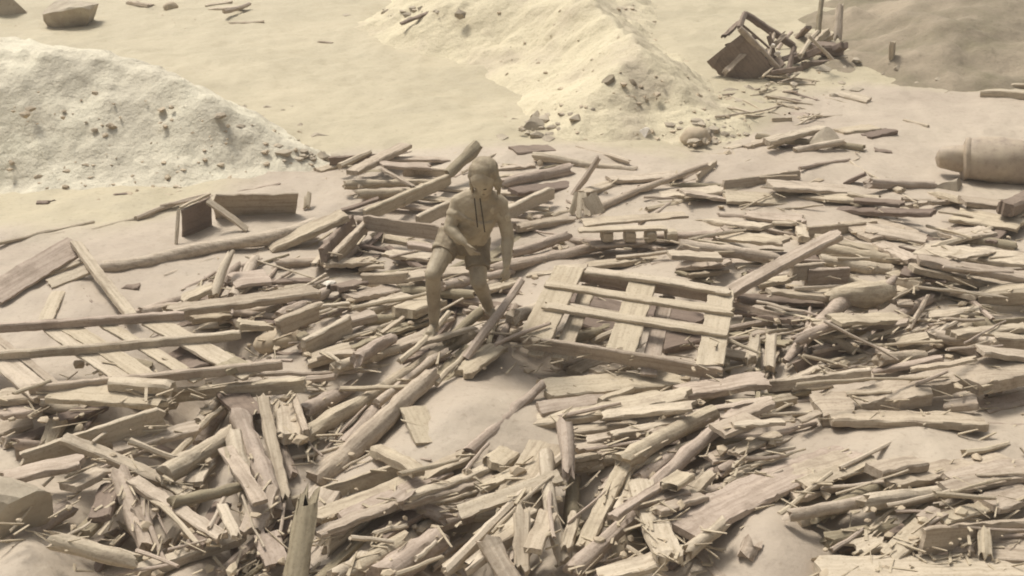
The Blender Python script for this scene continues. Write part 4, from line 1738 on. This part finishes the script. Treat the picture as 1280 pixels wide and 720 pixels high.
# ------------------------------------------------------------------ uncountable litter: splinters, chips and grit
def slivers(name, n, where, lmin, lmax, wmin, wmax, mat, label, cat, seed):
    rs = np.random.default_rng(seed)
    V, F = [], []
    k = 0
    while k < n:
        x, y = where(rs)
        if x is None:
            continue
        p = drop(x, y)
        s = 1.0
        L, W, T = rs.uniform(lmin, lmax), rs.uniform(wmin, wmax), rs.uniform(wmin, wmax) * .6
        a = main_angle(x, y) + rs.normal(0, .5) if lmax > .08 else rs.uniform(0, 6.3)
        tilt = rs.normal(0, .25)
        d = np.array([math.cos(a) * math.cos(tilt), math.sin(a) * 1.4 * math.cos(tilt), math.sin(tilt)])
        d /= np.linalg.norm(d)
        sd = np.cross([0, 0, 1], d)
        sd /= np.linalg.norm(sd)
        up = np.cross(d, sd)
        c = p + np.array([0, 0, T * .4])
        b = len(V)
        tp = rs.uniform(.3, 1)
        for (u, ww) in ((-.5, 1), (.5, tp)):
            for (q, r) in ((-1, -1), (1, -1), (1, 1), (-1, 1)):
                V.append(c + d * L * (u + rs.normal(0, .03)) + sd * q * W / 2 * ww + up * r * T / 2 * ww)
        F += [(b, b + 1, b + 5, b + 4), (b + 1, b + 2, b + 6, b + 5), (b + 2, b + 3, b + 7, b + 6), (b + 3, b, b + 4, b + 7), (b + 3, b + 2, b + 1, b), (b + 4, b + 5, b + 6, b + 7)]
        k += 1
    link(name, mesh_from(name, V, F), M[mat], kind='stuff', label=label, category=cat)


def in_field(rs):
    x, y = rs.uniform(-20, 1300), rs.uniform(185, 724)
    if in_poly(np.clip(x, 5, 1275), min(y, 714), FIELD) < 0 or (rs.random() > .3 and any(in_poly(x, y, f) > 0 for f in FLATS)):
        return None, None
    if 440 < x < 690 and 470 < y < 565 and rs.random() < .55:
        return None, None
    return x, y


def on_mounds(rs):
    c = rs.random()
    if c < .45:
        x, y = rs.uniform(-10, 415), rs.uniform(55, 252)
        if y < 60 + max(0, x - 120) * .42 - 10:
            return None, None
    elif c < .75:
        x, y = rs.uniform(600, 950), rs.uniform(0, 192)
        if x > 800 + y * .9 or x < 640 - (190 - y) * .2:
            return None, None
    elif c < .9:
        x, y = rs.uniform(850, 1060), rs.uniform(75, 185)
    else:
        x, y = rs.uniform(0, 330), rs.uniform(0, 40)
    return x, y


slivers('splinter_litter', 1700, in_field, .03, .22, .004, .022, 'litter', 'mud-coated splinters and chips strewn over the whole timber pile', 'splinters', 1)
def lumps(name, n, where, rmin, rmax, mat, label, cat, seed):
    rs = np.random.default_rng(seed)
    bm = bmesh.new()
    bmesh.ops.create_icosphere(bm, subdivisions=1, radius=1)
    base = np.array([v.co[:] for v in bm.verts])
    fc = [tuple(v.index for v in f.verts) for f in bm.faces]
    bm.free()
    V, F = [], []
    k = 0
    while k < n:
        x, y = where(rs)
        if x is None:
            continue
        p = drop(x, y)
        r = rmin + (rmax - rmin) * rs.random() ** 3
        q = base * (1 + rs.normal(0, .22, (len(base), 1))) * r * np.array([rs.uniform(.8, 1.5), rs.uniform(.8, 1.5), rs.uniform(.5, .9)])
        o = len(V)
        V += list(q + p + np.array([0, 0, -r * .2]))
        F += [tuple(o + i for i in f) for f in fc]
        k += 1
    link(name, mesh_from(name, V, F, 30), M[mat], kind='stuff', label=label, category=cat)


def rubble_spots(rs):
    q = [(665, 165, 35, 16), (690, 150, 40, 20), (880, 165, 40, 16), (940, 110, 50, 22), (1060, 100, 70, 18), (380, 185, 30, 14), (320, 140, 40, 14), (520, 14, 50, 10)][rs.integers(8)]
    return q[0] + rs.normal(0, q[2] * .6), q[1] + rs.normal(0, q[3] * .6)


lumps('rubble', 420, rubble_spots, .01, .10, 'rock', 'broken brown clods at the feet of the earth mounds', 'rubble', 5)
lumps('grit', 1300, on_mounds, .005, .045, 'lump', 'small stones and clods scattered over the earth mounds', 'gravel', 2)
lumps('mud_clods', 800, in_field, .008, .045, 'lump', 'small clods of mud lying over the timber pile', 'clods', 3)

# ------------------------------------------------------------------ pieces wholly under others become one mass
bpy.context.view_layer.update()
_dg = bpy.context.evaluated_depsgraph_get()


def seen(o):
    me = o.data
    n = len(me.polygons)
    mw = o.matrix_world
    for i in range(0, n, max(1, n // 90)):
        p = mw @ me.polygons[i].center
        x, y = to_px(p)
        if not (0 < x < 1280 and 0 < y < 720):
            continue
        v = p - cam.location
        hit, _, _, _, ob, _ = sc.ray_cast(_dg, cam.location, v.normalized(), distance=v.length + .5)
        if hit and ob.name == o.name:
            return True
    return False


hid = [P for P in PIECES if not seen(P['o'])]
V, F = [], []
for P in hid:
    me, mw = P['o'].data, P['o'].matrix_world
    o_ = len(V)
    V += [tuple(mw @ v.co) for v in me.vertices]
    F += [tuple(o_ + i for i in p.vertices) for p in me.polygons]
    bpy.data.objects.remove(P['o'])
_ids = set(id(P) for P in hid)
PIECES = [P for P in PIECES if id(P) not in _ids]
if V:
    link('buried_timber', mesh_from('buried_timber', V, F, 30), M['dark'], kind='stuff', label='broken timber buried under the top of the pile', category='timber')  # dark colour here paints the shade of the pile's voids

# ------------------------------------------------------------------ labels that single out each loose piece
LAND = [((600, 300), 'the mud-covered person'), ((780, 400), 'the broken pallet'), ((180, 440), 'the three-rail pallet'), ((80, 350), 'the mud-buried pallet'),
        ((500, 258), "the pallet behind the person"), ((790, 288), 'the edge-on pallet'), ((300, 265), 'the half-buried crate'), ((260, 310), 'the curved log'),
        ((732, 255), 'the splayed box slats'), ((935, 60), 'the wrecked cabin'), ((1235, 200), 'the metal drum'), ((1075, 370), 'the forked log'),
        ((378, 660), 'the split upright trunk'), ((1150, 478), 'the wavy board'), ((950, 680), 'the bottom mud swell'), ((90, 25), 'the top left boulder'),
        ((30, 625), 'the left edge boulder'), ((780, 692), 'the bottom edge boulder'), ((350, 426), 'the sack-like lump'), ((1028, 182), 'the dark mud lump'),
        ((1188, 236), 'the pale mud block'), ((660, 155), 'the cracked clod'), ((406, 362), 'the white-flecked lump'), ((580, 530), 'the smooth central mud patch'),
        ((1140, 585), 'the right-hand mud patch'), ((465, 537), 'the thick log leaning right'), ((115, 550), 'the pale board on edge'), ((1050, 48), 'the upright round post'),
        ((972, 333), 'the raised leaning plank'), ((640, 636), 'the long bent stick'), ((570, 610), 'the bundle of strips'), ((235, 515), 'the dark pit'), ((1140, 524), 'the straight beam'), ((958, 612), 'the wide mudded plank')]
LAND_OWN = {(393, 377): 0}
NUM = ['', ', second nearest', ', third nearest', ', fourth nearest', ', fifth nearest', ', sixth nearest', ', seventh nearest', ', eighth nearest', ', ninth nearest', ', tenth nearest',
       ', eleventh nearest', ', twelfth nearest']
FIXED = {(392, 604): 'thickest pinkish log slanting up right to the pile left of the mud patch', (24, 586): 'pale wide board on edge over the dark pit at the left',
         (893, 377): 'narrow plank leaning up and right off the corner of the broken pallet', (556, 716): 'long bent stick rising from the bottom edge over the bundled strips',
         (1034, 522): 'straight squared beam lying level under the wavy board', (848, 664): 'wide mud-smothered plank running up right past the bottom mud swell',
         (1050, 6): 'thick upright round post right of the wrecked cabin', (1028, -6): 'thin upright post between the wrecked cabin and the thick post'}
cands = {}
for P in PIECES:
    x, y = P['px']
    key = (int(P['e'][0]), int(P['e'][1]))
    if key in FIXED:
        P['o']['label'] = FIXED[key]
        P['o']['group'] = 'loose timber in the debris pile'
        continue
    d = sorted((math.hypot(x - a, (y - b) * 1.3), i) for i, ((a, b), _) in enumerate(LAND))
    _, i = d[0]
    (a, b), nm = LAND[i]
    dx, dy = x - a, y - b
    rel = ('right of' if dx > 0 else 'left of') if abs(dx) > abs(dy) * 1.3 else ('below' if dy > 0 else 'above')
    if d[0][0] < 24:
        rel = 'right by'
    Lp = math.hypot(P['e'][2] - P['e'][0], P['e'][3] - P['e'][1])
    size = 'long' if P['L'] > .75 else ('short' if P['L'] < .4 else 'medium')
    k = P['kind']
    noun = {'p': 'plank', 'e': 'plank on edge', 'b': 'squared beam', 'g': 'round log', 's': 'stick'}[k]
    if k in 'pe' and P['W'] < .075:
        noun = 'batten' if k == 'p' else 'batten on edge'
    elif k == 'p':
        noun = ('wide plank' if P['W'] > .16 else 'narrow plank' if P['W'] < .085 else 'plank')
    if k == 'g':
        noun = 'thick round log' if P['W'] > .12 else 'round log'
    tone = 'dark ' if P['dark'] else 'pale ' if P['pale'] else ''
    an = (P['ang'] + 90) % 180 - 90
    tilt = 'lying level' if abs(an) < 12 else ('rising right' if 12 <= an < 62 else 'rising left' if -62 < an <= -12 else 'standing steeply')
    P['d'] = d[0][0]
    cands.setdefault((f'{size} {tone}{noun} {tilt}', rel, nm), []).append(P)
for (desc, rel, nm), ps in cands.items():
    ps.sort(key=lambda q: q['d'])
    for i, P in enumerate(ps):
        P['o']['label'] = f'mud-coated {desc} {rel} {nm}' + (NUM[min(i, 11)] if len(ps) > 1 and i else (', nearest' if len(ps) > 1 else ''))
        P['o']['group'] = 'loose timber in the debris pile'

# ------------------------------------------------------------------ dusty air
bm = bmesh.new()
bmesh.ops.create_cube(bm, size=1)
me = bpy.data.meshes.new('haze')
bm.to_mesh(me)
bm.free()
HZ = bpy.data.materials.new('dusty_air')
HZ.use_nodes = True
HZ.node_tree.nodes.clear()
_o = HZ.node_tree.nodes.new('ShaderNodeOutputMaterial')
_v = HZ.node_tree.nodes.new('ShaderNodeVolumePrincipled')
_v.inputs['Color'].default_value = (.84, .79, .72, 1)
_v.inputs['Density'].default_value = 0.0035
_v.inputs['Anisotropy'].default_value = 0.2
HZ.node_tree.links.new(_v.outputs[0], _o.inputs['Volume'])
haze = link('haze', me, HZ, kind='stuff', label='thin pale dust hanging in the air over the whole scene', category='haze')
_z = [v.co.z for v in ground.data.vertices]
haze.scale = (1400, 1400, max(_z) + 2 - min(_z) + 2)
haze.location = (0, 0, (max(_z) + 2 + min(_z) - 2) / 2)
